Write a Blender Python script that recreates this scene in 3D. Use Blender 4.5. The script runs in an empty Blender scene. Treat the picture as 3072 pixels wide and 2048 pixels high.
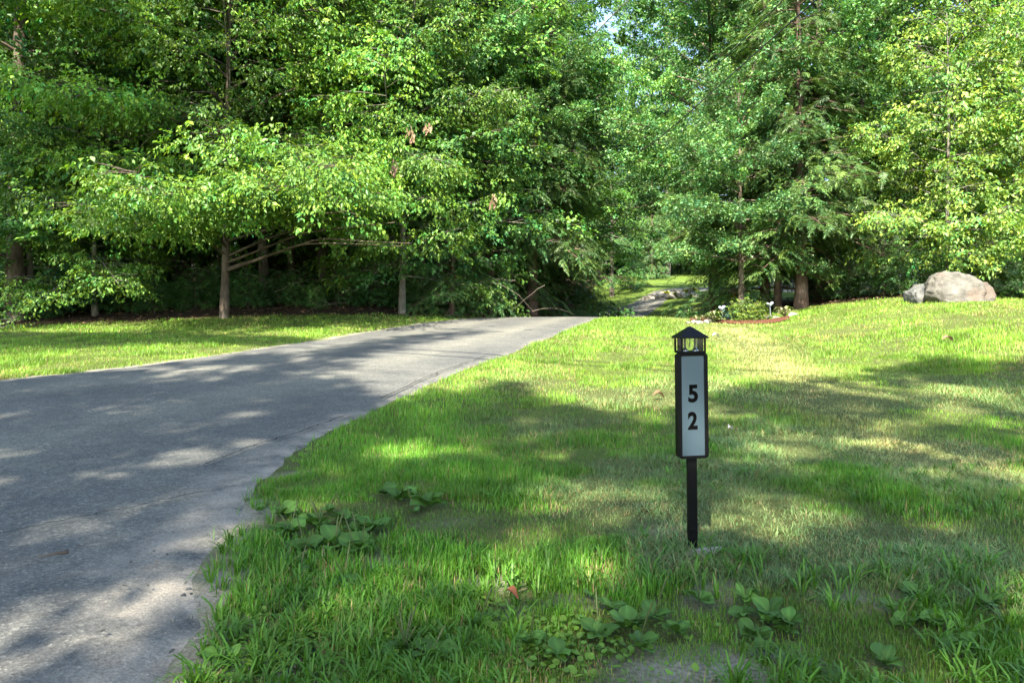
import bpy, bmesh, math
import numpy as np
from mathutils import Vector, noise as mnoise

# ------------------------------------------------------------------ camera, sky, sun, exposure
C = bpy.context.scene
COL = C.collection
H = 1.10                       # eye height, metres
F = 1024 * 24.0 / 36.0         # focal length in pixels of a 1024 wide picture
CX, HY = 512.0, 313.3          # principal column, horizon row
cam_d = bpy.data.cameras.new("camera")
cam_d.lens = 24.0; cam_d.sensor_width = 36.0
cam_d.shift_y = -(341.0 - HY) / 1024.0
cam_d.clip_start = 0.05; cam_d.clip_end = 2000.0
cam = bpy.data.objects.new("camera", cam_d); COL.objects.link(cam)
cam.location = (0, 0, H); cam.rotation_euler = (math.radians(90), 0, 0)
C.camera = cam

SUN_EL = math.radians(46.0)
SUN_H = np.array([-0.30, -0.954])            # horizontal direction towards the sun (behind the camera, a little left)
SUN_H = SUN_H / np.linalg.norm(SUN_H)
SUN = np.array([SUN_H[0] * math.cos(SUN_EL), SUN_H[1] * math.cos(SUN_EL), math.sin(SUN_EL)])
w = bpy.data.worlds.new("World"); C.world = w; w.use_nodes = True
nt = w.node_tree; nt.nodes.clear()
sky = nt.nodes.new("ShaderNodeTexSky"); sky.sky_type = 'NISHITA'; sky.sun_disc = False
sky.sun_elevation = SUN_EL
sky.sun_rotation = math.atan2(SUN[0], SUN[1])
sky.air_density = 1.0; sky.dust_density = 1.0; sky.ozone_density = 1.0
bg = nt.nodes.new("ShaderNodeBackground"); bg.inputs[1].default_value = 0.15
wo = nt.nodes.new("ShaderNodeOutputWorld")
nt.links.new(sky.outputs[0], bg.inputs[0]); nt.links.new(bg.outputs[0], wo.inputs[0])
sl = bpy.data.lights.new("sun", 'SUN'); sl.energy = 5.0; sl.angle = math.radians(0.53); sl.color = (1.0, 0.93, 0.80)
so = bpy.data.objects.new("sun", sl); COL.objects.link(so)
so.rotation_euler = Vector(SUN).to_track_quat('Z', 'Y').to_euler()
C.view_settings.view_transform = 'Standard'; C.view_settings.look = 'None'
C.view_settings.exposure = 2.2; C.view_settings.gamma = 1.0
C.view_settings.use_curve_mapping = False
cy = C.cycles
cy.use_denoising = True; cy.max_bounces = 6; cy.diffuse_bounces = 4; cy.glossy_bounces = 2
cy.transmission_bounces = 4; cy.transparent_max_bounces = 4; cy.caustics_reflective = False; cy.caustics_refractive = False
cy.sample_clamp_indirect = 4.0

rng = np.random.default_rng(52)
R = math.radians

# ------------------------------------------------------------------ numeric helpers
def ss(x, a, b):
    t = np.clip((np.asarray(x, float) - a) / (b - a), 0, 1)
    return t * t * (3 - 2 * t)

_hash = np.random.default_rng(7).random((256, 256))
def vnoise(x, y):
    x = np.asarray(x, float); y = np.asarray(y, float)
    xi = np.floor(x).astype(int); yi = np.floor(y).astype(int)
    fx = x - xi; fy = y - yi
    fx = fx * fx * (3 - 2 * fx); fy = fy * fy * (3 - 2 * fy)
    a = _hash[xi & 255, yi & 255]; b = _hash[(xi + 1) & 255, yi & 255]
    c = _hash[xi & 255, (yi + 1) & 255]; d = _hash[(xi + 1) & 255, (yi + 1) & 255]
    return (a * (1 - fx) + b * fx) * (1 - fy) + (c * (1 - fx) + d * fx) * fy
def fbm(x, y, o=4):
    s = 0; amp = 0.5; t = 0
    for i in range(o):
        s = s + amp * vnoise(np.asarray(x) * 2 ** i + 17.3 * i, np.asarray(y) * 2 ** i + 9.1 * i); t += amp; amp *= 0.5
    return s / t

# ------------------------------------------------------------------ the lie of the land
_ky = np.array([-90, 0, 6, 22, 27, 33, 45, 60, 80, 120, 220.])
_kz = np.array([0, 0, 0, .96, .90, .97, 1.65, 2.7, 4.6, 8.5, 14.])
_fy = np.arange(-95, 225, .1)
_fz = np.interp(_fy, _ky, _kz)
_k = np.hanning(31); _k /= _k.sum()
_fz = np.convolve(np.pad(_fz, 15, mode='edge'), _k, mode='valid')
def gz(X, Y):
    X = np.asarray(X, float); Y = np.asarray(Y, float)
    z = np.interp(Y, _fy, _fz)
    xs = np.interp(Y, [4, 9.8, 15.9, 22], [3.4, 4.3, 5.5, 6.6])
    z = z + .76 * ss(X - xs, 0, 5.6) * ss(Y, 4.5, 14.5)
    xe = np.interp(Y, [18, 30, 45, 70], [-1.5, 1.0, 4.5, 10])
    z = z + ss(xe - X, 0, 5) * (.11 * np.clip(Y - 18.6, 0, 8) + .05 * np.clip(Y - 26.6, 0, 60))
    z = z + .05 * (fbm(X * .35 + 50, Y * .35 + 50, 3) - .5) * ss(np.hypot(X, Y), 2.5, 8)
    z = z + .9 * (fbm(X * .05 + 5, Y * .05 + 5, 2) - .5) * ss(Y, 45, 90)
    return z
def to_px(X, Y, Z):
    return CX + X / Y * F, HY + (H - Z) / Y * F
_march = np.concatenate([np.arange(1.2, 30, .02), np.arange(30, 140, .1)])
def ground_at(px, py):
    """first point of the ground on the sight line of a pixel of the photograph"""
    X = (px - CX) / F * _march; Z = H - (py - HY) / F * _march
    hit = np.nonzero(Z <= gz(X, _march))[0]
    i = hit[0] if len(hit) else len(_march) - 1
    return float(X[i]), float(_march[i])
def at(px, Y):
    X = (px - CX) / F * Y
    return X, Y, float(gz(X, Y))

# ------------------------------------------------------------------ object helpers
def mesh_np(name, V, T, mat, parent=None, col=None, smooth=False, attrs=None):
    me = bpy.data.meshes.new(name)
    V = np.ascontiguousarray(V, dtype=np.float32); T = np.ascontiguousarray(T, dtype=np.int32)
    me.vertices.add(len(V)); me.vertices.foreach_set("co", V.ravel())
    me.loops.add(T.size); me.loops.foreach_set("vertex_index", T.ravel())
    me.polygons.add(len(T)); me.polygons.foreach_set("loop_start", np.arange(0, T.size, T.shape[1], dtype=np.int32))
    if smooth: me.polygons.foreach_set("use_smooth", np.ones(len(T), dtype=bool))
    if col is not None:
        a = me.color_attributes.new("Col", 'FLOAT_COLOR', 'POINT')
        c4 = np.ones((len(V), 4), dtype=np.float32); c4[:, :3] = col
        a.data.foreach_set("color", c4.ravel())
    for k, v in (attrs or {}).items():
        a = me.attributes.new(k, 'FLOAT', 'POINT'); a.data.foreach_set("value", np.asarray(v, dtype=np.float32))
    me.update(); me.validate(verbose=False)
    if mat: me.materials.append(mat)
    return link(name, me, parent)
def link(name, data, parent=None):
    o = bpy.data.objects.new(name, data); COL.objects.link(o)
    if parent is not None: o.parent = parent
    return o
def tag(o, label=None, cat=None, group=None, kind=None):
    if label: o["label"] = label
    if cat: o["category"] = cat
    if group: o["group"] = group
    if kind: o["kind"] = kind
    return o
def empty(name, loc, rz=0.0, sc=1.0):
    o = bpy.data.objects.new(name, None); COL.objects.link(o)
    o.empty_display_size = .2
    o.location = loc; o.rotation_euler = (0, 0, rz); o.scale = (sc, sc, sc)
    return o
def bm_obj(name, bm, mat, parent=None, smooth=False):
    me = bpy.data.meshes.new(name)
    bmesh.ops.recalc_face_normals(bm, faces=bm.faces)
    if smooth:
        for f in bm.faces: f.smooth = True
    bm.to_mesh(me); bm.free()
    if mat: me.materials.append(mat)
    return link(name, me, parent)
def bm_box(bm, x0, x1, y0, y1, z0, z1, bev=0.0, seg=2):
    r = bmesh.ops.create_cube(bm, size=1.0)
    for v in r['verts']:
        v.co = Vector(((x0 + x1) / 2 + v.co.x * (x1 - x0), (y0 + y1) / 2 + v.co.y * (y1 - y0), (z0 + z1) / 2 + v.co.z * (z1 - z0)))
    if bev > 0:
        es = list({e for v in r['verts'] for e in v.link_edges})
        bmesh.ops.bevel(bm, geom=es, offset=bev, segments=seg, affect='EDGES', profile=.5)
def tube(P, rad, n=6):
    P = np.asarray(P, float); m = len(P)
    rad = np.broadcast_to(np.asarray(rad, float), (m,))
    t = np.gradient(P, axis=0); t /= np.linalg.norm(t, axis=1)[:, None] + 1e-9
    vert = np.abs(t[:, 2]).mean() > .75
    ref = np.tile(np.array([[.97, .24, 0.03]]) if vert else np.array([[.02, .03, 1.]]), (m, 1))
    a = np.cross(t, ref); a /= np.linalg.norm(a, axis=1)[:, None] + 1e-9
    b = np.cross(t, a)
    th = np.arange(n) / n * 2 * np.pi
    V = P[:, None, :] + rad[:, None, None] * (np.cos(th)[None, :, None] * a[:, None, :] + np.sin(th)[None, :, None] * b[:, None, :])
    i = np.arange(m - 1)[:, None] * n; j = np.arange(n)[None, :]; j2 = (j + 1) % n
    A = (i + j).ravel(); B = (i + j2).ravel(); D = (i + n + j).ravel(); E = (i + n + j2).ravel()
    T = np.concatenate([np.stack([A, B, E], 1), np.stack([A, E, D], 1)])
    return V.reshape(-1, 3), T
class Acc:
    def __init__(s): s.V = []; s.T = []; s.C = []; s.n = 0
    def add(s, V, T, col=None):
        s.V.append(V); s.T.append(np.asarray(T) + s.n); s.n += len(V)
        if col is not None: s.C.append(np.broadcast_to(col, (len(V), 3)))
    def out(s):
        return np.concatenate(s.V), np.concatenate(s.T), (np.concatenate(s.C) if s.C else None)

# ------------------------------------------------------------------ materials
def mat(name):
    m = bpy.data.materials.new(name); m.use_nodes = True
    n = m.node_tree.nodes; n.clear()
    out = n.new("ShaderNodeOutputMaterial")
    return m, n, m.node_tree.links, out
def N(n, t, **kw):
    x = n.new(t)
    for k, v in kw.items(): setattr(x, k, v)
    return x
def ramp(n, pts):
    r = n.new("ShaderNodeValToRGB"); e = r.color_ramp.elements
    while len(e) < len(pts): e.new(.5)
    for el, (p, c) in zip(e, pts):
        el.position = p; el.color = (*c, 1) if len(c) == 3 else c
    return r
def mixc(n, l, fac, a, b, mode='MIX'):
    m = n.new("ShaderNodeMix"); m.data_type = 'RGBA'; m.blend_type = mode
    for s, v in ((m.inputs[0], fac), (m.inputs[6], a), (m.inputs[7], b)):
        if hasattr(v, 'is_linked') or isinstance(v, bpy.types.NodeSocket): l.new(v, s)
        elif isinstance(v, (int, float)): s.default_value = v
        else: s.default_value = (*v, 1)
    return m.outputs[2]
def leaf_mat(name, trans=.35, tint=(1.25, 1.15, .35), rough=.42, spec=.5):
    """two-sided leaf: the colour of each leaf comes from the mesh, light also passes through"""
    m, n, l, out = mat(name)
    a = N(n, "ShaderNodeAttribute", attribute_name="Col")
    oi = N(n, "ShaderNodeObjectInfo")
    hs = N(n, "ShaderNodeHueSaturation")
    mr = N(n, "ShaderNodeMapRange"); mr.inputs[3].default_value = .8; mr.inputs[4].default_value = 1.2
    l.new(oi.outputs['Random'], mr.inputs[0]); l.new(mr.outputs[0], hs.inputs['Value']); l.new(a.outputs[0], hs.inputs['Color'])
    p = N(n, "ShaderNodeBsdfPrincipled"); p.inputs['Roughness'].default_value = rough
    p.inputs['Specular IOR Level'].default_value = spec
    l.new(hs.outputs[0], p.inputs['Base Color'])
    t = N(n, "ShaderNodeBsdfTranslucent")
    tc = mixc(n, l, 1.0, hs.outputs[0], tint, 'MULTIPLY'); l.new(tc, t.inputs[0])
    mx = N(n, "ShaderNodeMixShader"); mx.inputs[0].default_value = trans
    l.new(p.outputs[0], mx.inputs[1]); l.new(t.outputs[0], mx.inputs[2]); l.new(mx.outputs[0], out.inputs[0])
    return m
def bark_mat(name, c1, c2, scale=6.0, bump=.6):
    m, n, l, out = mat(name)
    tc = N(n, "ShaderNodeTexCoord"); mp = N(n, "ShaderNodeMapping"); mp.inputs['Scale'].default_value = (scale, scale, scale * .22)
    l.new(tc.outputs['Object'], mp.inputs[0])
    no = N(n, "ShaderNodeTexNoise"); no.inputs['Scale'].default_value = 3.0; no.inputs['Detail'].default_value = 7; no.inputs['Roughness'].default_value = .7
    l.new(mp.outputs[0], no.inputs[0])
    n2 = N(n, "ShaderNodeTexNoise"); n2.inputs['Scale'].default_value = 1.3; n2.inputs['Detail'].default_value = 3
    l.new(tc.outputs['Object'], n2.inputs[0])
    r = ramp(n, [(.3, c1), (.62, c2)]); l.new(no.outputs[0], r.inputs[0])
    r2 = ramp(n, [(.45, (0, 0, 0)), (.62, (1, 1, 1))]); l.new(n2.outputs[0], r2.inputs[0])
    lich = mixc(n, l, r2.outputs[0], r.outputs[0], tuple(min(1, c * 1.35 + .02) for c in c2))
    p = N(n, "ShaderNodeBsdfPrincipled"); p.inputs['Roughness'].default_value = .9; p.inputs['Specular IOR Level'].default_value = .15
    l.new(lich, p.inputs['Base Color'])
    b = N(n, "ShaderNodeBump"); b.inputs['Strength'].default_value = bump; b.inputs['Distance'].default_value = .03
    l.new(no.outputs[0], b.inputs['Height']); l.new(b.outputs[0], p.inputs['Normal']); l.new(p.outputs[0], out.inputs[0])
    return m
def plain(name, c, rough=.6, metal=0.0, spec=.5, nscale=0, namp=.15, bump=0):
    m, n, l, out = mat(name)
    p = N(n, "ShaderNodeBsdfPrincipled")
    p.inputs['Roughness'].default_value = rough; p.inputs['Metallic'].default_value = metal; p.inputs['Specular IOR Level'].default_value = spec
    p.inputs['Base Color'].default_value = (*c, 1)
    if nscale:
        tc = N(n, "ShaderNodeTexCoord"); no = N(n, "ShaderNodeTexNoise")
        no.inputs['Scale'].default_value = nscale; no.inputs['Detail'].default_value = 6
        l.new(tc.outputs['Object'], no.inputs[0])
        r = ramp(n, [(.3, tuple(x * (1 - namp) for x in c)), (.7, tuple(min(1, x * (1 + namp)) for x in c))])
        l.new(no.outputs[0], r.inputs[0]); l.new(r.outputs[0], p.inputs['Base Color'])
        if bump:
            b = N(n, "ShaderNodeBump"); b.inputs['Strength'].default_value = bump; b.inputs['Distance'].default_value = .02
            l.new(no.outputs[0], b.inputs['Height']); l.new(b.outputs[0], p.inputs['Normal'])
    l.new(p.outputs[0], out.inputs[0])
    return m

M_leaf = leaf_mat("leaf_green", .33, (1.3, 1.2, .35), .45, .35)
M_oak = leaf_mat("leaf_oak", .27, (1.15, 1.2, .5), .42, .35)
M_needle = leaf_mat("needle_green", .22, (1.2, 1.1, .5), .5, .4)
M_grass = leaf_mat("grass_blade", .30, (1.25, 1.15, .4), .5, .35)
M_weed = leaf_mat("weed_leaf", .25, (1.2, 1.15, .4), .55, .25)
M_dry = leaf_mat("dry_leaf", .2, (1.1, 1.0, .8), .7, .2)
M_bark_grey = bark_mat("bark_grey", (.035, .029, .023), (.125, .106, .082))
M_bark_dark = bark_mat("bark_dark", (.03, .022, .017), (.11, .085, .062))
M_bark_beech = bark_mat("bark_smooth", (.06, .053, .04), (.16, .145, .115), 2.5, .15)
M_bark_red = bark_mat("bark_reddish", (.035, .022, .015), (.12, .08, .06))
M_twig = plain("dead_twig", (.17, .14, .11), .9, 0, .2)

def ground_mat():
    m, n, l, out = mat("ground_earth")
    tc = N(n, "ShaderNodeTexCoord")
    def nz(s, d=6, r=.6):
        x = N(n, "ShaderNodeTexNoise"); x.inputs['Scale'].default_value = s; x.inputs['Detail'].default_value = d; x.inputs['Roughness'].default_value = r
        l.new(tc.outputs['Object'], x.inputs[0]); return x
    fine = nz(60, 8, .7); mid = nz(5, 5); big = nz(.5, 4)
    turf = ramp(n, [(.30, (.040, .070, .012)), (.5, (.095, .150, .024)), (.7, (.15, .185, .04))]); l.new(mid.outputs[0], turf.inputs[0])
    thatch = ramp(n, [(.35, (.035, .045, .014)), (.65, (.13, .13, .055))]); l.new(fine.outputs[0], thatch.inputs[0])
    nearness = N(n, "ShaderNodeAttribute", attribute_name="thatch")
    c = mixc(n, l, nearness.outputs['Fac'], turf.outputs[0], thatch.outputs[0])
    sand = ramp(n, [(.3, (.15, .13, .10)), (.5, (.30, .27, .21)), (.72, (.46, .42, .34))]); l.new(fine.outputs[0], sand.inputs[0])
    at_s = N(n, "ShaderNodeAttribute", attribute_name="soil")
    c = mixc(n, l, at_s.outputs['Fac'], c, sand.outputs[0])
    lit = ramp(n, [(.3, (.012, .009, .006)), (.5, (.038, .026, .016)), (.72, (.095, .066, .042))]); l.new(fine.outputs[0], lit.inputs[0])
    at_l = N(n, "ShaderNodeAttribute", attribute_name="litter")
    c = mixc(n, l, at_l.outputs['Fac'], c, lit.outputs[0])
    p = N(n, "ShaderNodeBsdfPrincipled"); p.inputs['Roughness'].default_value = .95; p.inputs['Specular IOR Level'].default_value = .1
    l.new(c, p.inputs['Base Color'])
    b = N(n, "ShaderNodeBump"); b.inputs['Strength'].default_value = .8; b.inputs['Distance'].default_value = .03
    l.new(fine.outputs[0], b.inputs['Height']); l.new(b.outputs[0], p.inputs['Normal'])
    l.new(p.outputs[0], out.inputs[0]); return m
def asphalt_mat():
    m, n, l, out = mat("asphalt")
    tc = N(n, "ShaderNodeTexCoord")
    v = N(n, "ShaderNodeTexVoronoi"); v.inputs['Scale'].default_value = 95; l.new(tc.outputs['Object'], v.inputs[0])
    v2 = N(n, "ShaderNodeTexVoronoi"); v2.inputs['Scale'].default_value = 42; l.new(tc.outputs['Object'], v2.inputs[0])
    f = N(n, "ShaderNodeTexNoise"); f.inputs['Scale'].default_value = 70; f.inputs['Detail'].default_value = 8; f.inputs['Roughness'].default_value = .75; l.new(tc.outputs['Object'], f.inputs[0])
    big = N(n, "ShaderNodeTexNoise"); big.inputs['Scale'].default_value = .7; big.inputs['Detail'].default_value = 6; l.new(tc.outputs['Object'], big.inputs[0])
    st = N(n, "ShaderNodeTexNoise"); st.inputs['Scale'].default_value = 3.2; st.inputs['Detail'].default_value = 7; st.inputs['Roughness'].default_value = .65; l.new(tc.outputs['Object'], st.inputs[0])
    base = ramp(n, [(.25, (.060, .060, .054)), (.5, (.112, .111, .098)), (.75, (.185, .180, .156))]); l.new(f.outputs[0], base.inputs[0])
    sep = N(n, "ShaderNodeSeparateColor"); l.new(v.outputs['Color'], sep.inputs[0])
    sp = ramp(n, [(.0, (.72, .72, .73)), (.6, (1., 1., 1.)), (.88, (1.15, 1.14, 1.12)), (.97, (1.75, 1.7, 1.6))]); l.new(sep.outputs[0], sp.inputs[0])
    c = mixc(n, l, 1.0, base.outputs[0], sp.outputs[0], 'MULTIPLY')
    sep2 = N(n, "ShaderNodeSeparateColor"); l.new(v2.outputs['Color'], sep2.inputs[0])
    sp2 = ramp(n, [(.0, (.75, .75, .78)), (.55, (1, 1, 1)), (.985, (1., 1., 1.)), (.995, (1.4, 1.36, 1.3))]); l.new(sep2.outputs[0], sp2.inputs[0])
    c = mixc(n, l, 1.0, c, sp2.outputs[0], 'MULTIPLY')
    br = ramp(n, [(.3, (.80, .81, .84)), (.7, (1.18, 1.17, 1.13))]); l.new(big.outputs[0], br.inputs[0])
    c = mixc(n, l, 1.0, c, br.outputs[0], 'MULTIPLY')
    sr = ramp(n, [(.35, (.86, .87, .88)), (.65, (1.12, 1.12, 1.1))]); l.new(st.outputs[0], sr.inputs[0])
    c = mixc(n, l, 1.0, c, sr.outputs[0], 'MULTIPLY')
    tk = N(n, "ShaderNodeAttribute", attribute_name="track"); tr_ = ramp(n, [(0, (.88, .89, .92)), (1, (1.26, 1.24, 1.17))]); l.new(tk.outputs['Fac'], tr_.inputs[0])
    c = mixc(n, l, 1.0, c, tr_.outputs[0], 'MULTIPLY')
    dust = N(n, "ShaderNodeAttribute", attribute_name="dust")
    dm = N(n, "ShaderNodeMath", operation='MULTIPLY'); dr = ramp(n, [(.35, (0, 0, 0)), (.6, (1, 1, 1))]); l.new(st.outputs[0], dr.inputs[0])
    l.new(dust.outputs['Fac'], dm.inputs[0]); l.new(dr.outputs[0], dm.inputs[1])
    sandc = ramp(n, [(.3, (.15, .13, .10)), (.7, (.36, .32, .26))]); l.new(f.outputs[0], sandc.inputs[0])
    c = mixc(n, l, dm.outputs[0], c, sandc.outputs[0])
    p = N(n, "ShaderNodeBsdfPrincipled"); p.inputs['Roughness'].default_value = .85; p.inputs['Specular IOR Level'].default_value = .25
    l.new(c, p.inputs['Base Color'])
    b = N(n, "ShaderNodeBump"); b.inputs['Strength'].default_value = .4; b.inputs['Distance'].default_value = .006
    l.new(v.outputs['Distance'], b.inputs['Height']); l.new(b.outputs[0], p.inputs['Normal'])
    l.new(p.outputs[0], out.inputs[0]); return m
M_ground = ground_mat(); M_asphalt = asphalt_mat()

# ------------------------------------------------------------------ driveway outline (world metres)
LEFT = [(-24, -14), (-17, -2), (-12, 4.4), (-9.2, 7.2)] + [ground_at(*p) for p in ((0, 380), (75, 373), (150, 364), (225, 354), (300, 343), (360, 333), (410, 325))] + \
       [(-1.3, 21.8), (1.2, 27.5), (4.1, 33), (5.9, 40), (8.3, 46), (12.0, 54), (17, 59), (30, 62)]
RIGHT = [(-7, -16), (-2.6, -5), (-1.05, -.5), (-.95, 1.2)] + [ground_at(*p) for p in ((196, 653), (213, 566), (244, 522), (270, 483), (313, 444), (370, 414), (435, 383), (492, 361), (544, 340))] + \
        [(2.75, 21.8), (4.7, 27.5), (6.6, 33.5), (9.1, 41), (11.6, 47), (14.5, 50.5), (19, 53), (31, 55)]
def resample(P, n):
    P = np.array(P, float)
    # Catmull-Rom through the points
    Q = np.vstack([2 * P[0] - P[1], P, 2 * P[-1] - P[-2]]); out = []
    for i in range(1, len(Q) - 2):
        t = np.linspace(0, 1, 12, endpoint=False)[:, None]
        a, b, c, d = Q[i - 1], Q[i], Q[i + 1], Q[i + 2]
        out.append(.5 * ((2 * b) + (c - a) * t + (2 * a - 5 * b + 4 * c - d) * t ** 2 + (3 * b - a - 3 * c + d) * t ** 3))
    out = np.vstack(out + [P[-1:]])
    s = np.concatenate([[0], np.cumsum(np.linalg.norm(np.diff(out, axis=0), axis=1))])
    u = np.linspace(0, s[-1], n)
    return np.stack([np.interp(u, s, out[:, 0]), np.interp(u, s, out[:, 1])], 1)
NS = 420
# stations matched by fraction of length, split at the crest so both sides keep step
def two_part(P, ic, n1, n2):
    return np.vstack([resample(P[:ic + 1], n1), resample(P[ic:], n2)[1:]])
Lp = two_part(LEFT, 11, 330, 120); Rp = two_part(RIGHT, 13, 330, 120)
def wob(P, seed):
    i = np.arange(len(P)); d = np.gradient(P, axis=0); d /= np.linalg.norm(d, axis=1)[:, None] + 1e-9
    nrm = np.stack([d[:, 1], -d[:, 0]], 1)
    s = np.concatenate([[0], np.cumsum(np.linalg.norm(np.diff(P, axis=0), axis=1))])
    return P + nrm * ((fbm(s * 1.3, np.full(len(P), seed), 4) - .5) * .22 + (fbm(s * 6, np.full(len(P), seed + 40), 3) - .5) * .10)[:, None]
Lp = wob(Lp, 3.3); Rp = wob(Rp, 8.7)
ROAD = np.vstack([Lp, Rp[::-1]])
def inside(X, Y, poly):
    X = np.asarray(X, float); Y = np.asarray(Y, float)
    c = np.zeros(X.shape, bool); x0, y0 = poly[-1]
    for x1, y1 in poly:
        if y1 != y0:
            k = ((y1 > Y) != (y0 > Y)) & (X < (x0 - x1) * (Y - y1) / (y0 - y1) + x1); c ^= k
        x0, y0 = x1, y1
    return c
def dist_poly(X, Y, P):
    """distance to the vertices of a densely sampled line"""
    X = np.asarray(X, float).ravel(); Y = np.asarray(Y, float).ravel()
    d = np.full(X.shape, 1e9)
    for i in range(0, len(P)):
        d = np.minimum(d, (X - P[i, 0]) ** 2 + (Y - P[i, 1]) ** 2)
    return np.sqrt(d)
# forest edges
def forest_left(X, Y):      # > 0 inside the wood left of the drive
    edge = np.interp(X, [-40, -16, -10, -4, -1.5, 0.6, 4, 8, 16, 30], [13, 17.6, 19.2, 20.6, 21.6, 26, 42, 66, 88, 105])
    return Y - edge - (fbm(np.asarray(X) * .7, np.asarray(Y) * .7 + 3) - .5) * 1.4
def forest_right(X, Y):
    edge = np.interp(X, [8.6, 9.2, 10.5, 12, 16, 40], [40, 21.5, 20.0, 18.9, 19.0, 16])
    return np.where((np.asarray(X) > 8.6) & ((np.asarray(Y) < 34) | (np.asarray(X) > .55 * np.asarray(Y))), Y - edge - (fbm(np.asarray(X) * .7 + 9, np.asarray(Y) * .7) - .5) * .8, -1)

# ------------------------------------------------------------------ ground sheet
xs = np.unique(np.concatenate([np.linspace(-300, -40, 12), np.linspace(-40, -18, 30), np.arange(-18, 22, .28), np.linspace(22, 45, 30), np.linspace(45, 300, 12)]))
ys = np.unique(np.concatenate([np.linspace(-120, -8, 20), np.arange(-8, 1.5, .5), np.arange(1.5, 8, .16), np.arange(8, 24, .28), np.linspace(24, 70, 70), np.linspace(70, 420, 30)]))
GX, GY = np.meshgrid(xs, ys); gx = GX.ravel(); gy = GY.ravel()
zz = gz(gx, gy)
near = (np.abs(gx) < 45) & (gy > -20) & (gy < 66)
dR = np.full(gx.shape, 99.); dR[near] = dist_poly(gx[near], gy[near], Rp); 
dL = np.full(gx.shape, 99.); dL[near] = dist_poly(gx[near], gy[near], Lp)
inr = np.zeros(gx.shape, bool); inr[near] = inside(gx[near], gy[near], ROAD)
zz = zz - np.where(inr, .10 * ss(np.minimum(dR, dL), .30, .75), 0)
SOIL_SPOTS = [(*ground_at(px, py), r_, a_) for px, py, r_, a_ in ((372, 562, .16, .9), (311, 606, .15, .9), (477, 585, .12, .8), (283, 664, .22, .95), (330, 668, .16, .8), (235, 672, .2, .95), (715, 588, .15, .7), (653, 678, .16, .85), (735, 674, .17, .9),
              (820, 672, .10, .8), (655, 532, .16, .45), (450, 520, .12, .5), (842, 594, .10, .6), (505, 612, .10, .6), (960, 676, .12, .6), (560, 600, .1, .5), (600, 676, .12, .7), (395, 612, .12, .7))]
def soil_amount(X, Y, dr, dl):
    s = np.zeros(np.shape(X)); wob_ = (fbm(X * 6 + 4, Y * 6, 4) - .5)
    for (cx_, cy_, rx_, a_) in SOIL_SPOTS:
        s = np.maximum(s, a_ * (1 - ss(np.hypot((X - cx_) / rx_, (Y - cy_) / (rx_ * .85)) + 2.2 * wob_, .5, 1.1)))
    e_ = np.interp(Y, [2.7, 3.8, 6], [.34, .15, .05]); s = np.maximum(s, (1 - ss(dr + .5 * e_ + (.16 + e_) * (fbm(X * 5, Y * 5 + 7, 4) - .5), e_ * .7, e_ * 1.5)) * (1 - ss(Y, 7, 11)))
    s = np.maximum(s, (1 - ss(dl + .2 * (fbm(X * 3, Y * 3 + 7) - .5), .04, .16)))
    return np.clip(s, 0, 1)
soil = soil_amount(gx, gy, dR, dL)
litter = np.clip(np.maximum(ss(forest_left(gx, gy), -.2, .5), ss(forest_right(gx, gy), -.1, .5)), 0, 1)
litter = np.where((gy > 62) & ~((gx > 6) & (gx < .36 * gy) & (gy < 100)), np.maximum(litter, ss(fbm(gx * .06, gy * .06), .3, .5)), litter)
thatch = 1 - ss(gy, 12, 24)
nx, ny = len(xs), len(ys)
i = (np.arange(ny - 1)[:, None] * nx + np.arange(nx - 1)[None, :]).ravel()
quads = np.stack([i, i + 1, i + nx + 1, i + nx], 1)
g = mesh_np("ground", np.stack([gx, gy, zz], 1), quads, M_ground, smooth=True, attrs={"soil": soil, "litter": litter, "thatch": thatch * .8})
tag(g, kind="structure")

# driveway sheet
K = 26
u = np.concatenate([[0, .012, .03, .055], np.linspace(.09, .91, K - 8), [.945, .97, .988, 1]])[None, :, None]
S = Lp[:, None, :] * (1 - u) + Rp[:, None, :] * u
rx, ry = S[..., 0].ravel(), S[..., 1].ravel()
crown = (.03 * np.sin(np.linspace(0, np.pi, K)))[None, :].repeat(len(Lp), 0).ravel()
dr = dist_poly(rx, ry, Rp); dl = dist_poly(rx, ry, Lp)
rz = gz(rx, ry) + crown - .014 + .026 * ss(np.minimum(dr, dl), .0, .14)
dust = np.clip((1 - ss(dr, .05, .55)) * 1.0 * (1 - ss(ry, 4.5, 9)) + .55 * (1 - ss(dr, .0, .25)) + .7 * (1 - ss(dl, .0, .3)) + .12 * (1 - ss(np.hypot(rx + 1.6, ry - 2.9), .2, 1.3)), 0, 1)
uu_ = np.broadcast_to(u[..., 0], S.shape[:2]).ravel(); sl_ = np.repeat(np.arange(len(Lp)), K) * .12
track = np.clip((np.exp(-((uu_ - .30) / .085) ** 2) + np.exp(-((uu_ - .72) / .085) ** 2)) * (.55 + .8 * fbm(sl_ * .5, uu_ * 9, 3)) + .5 * (fbm(sl_ * .35, uu_ * 26, 3) - .5), 0, 1)
i = (np.arange(len(Lp) - 1)[:, None] * K + np.arange(K - 1)[None, :]).ravel()
q = np.stack([i, i + 1, i + K + 1, i + K], 1)[:, ::-1]
V = np.stack([rx, ry, rz], 1)
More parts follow.
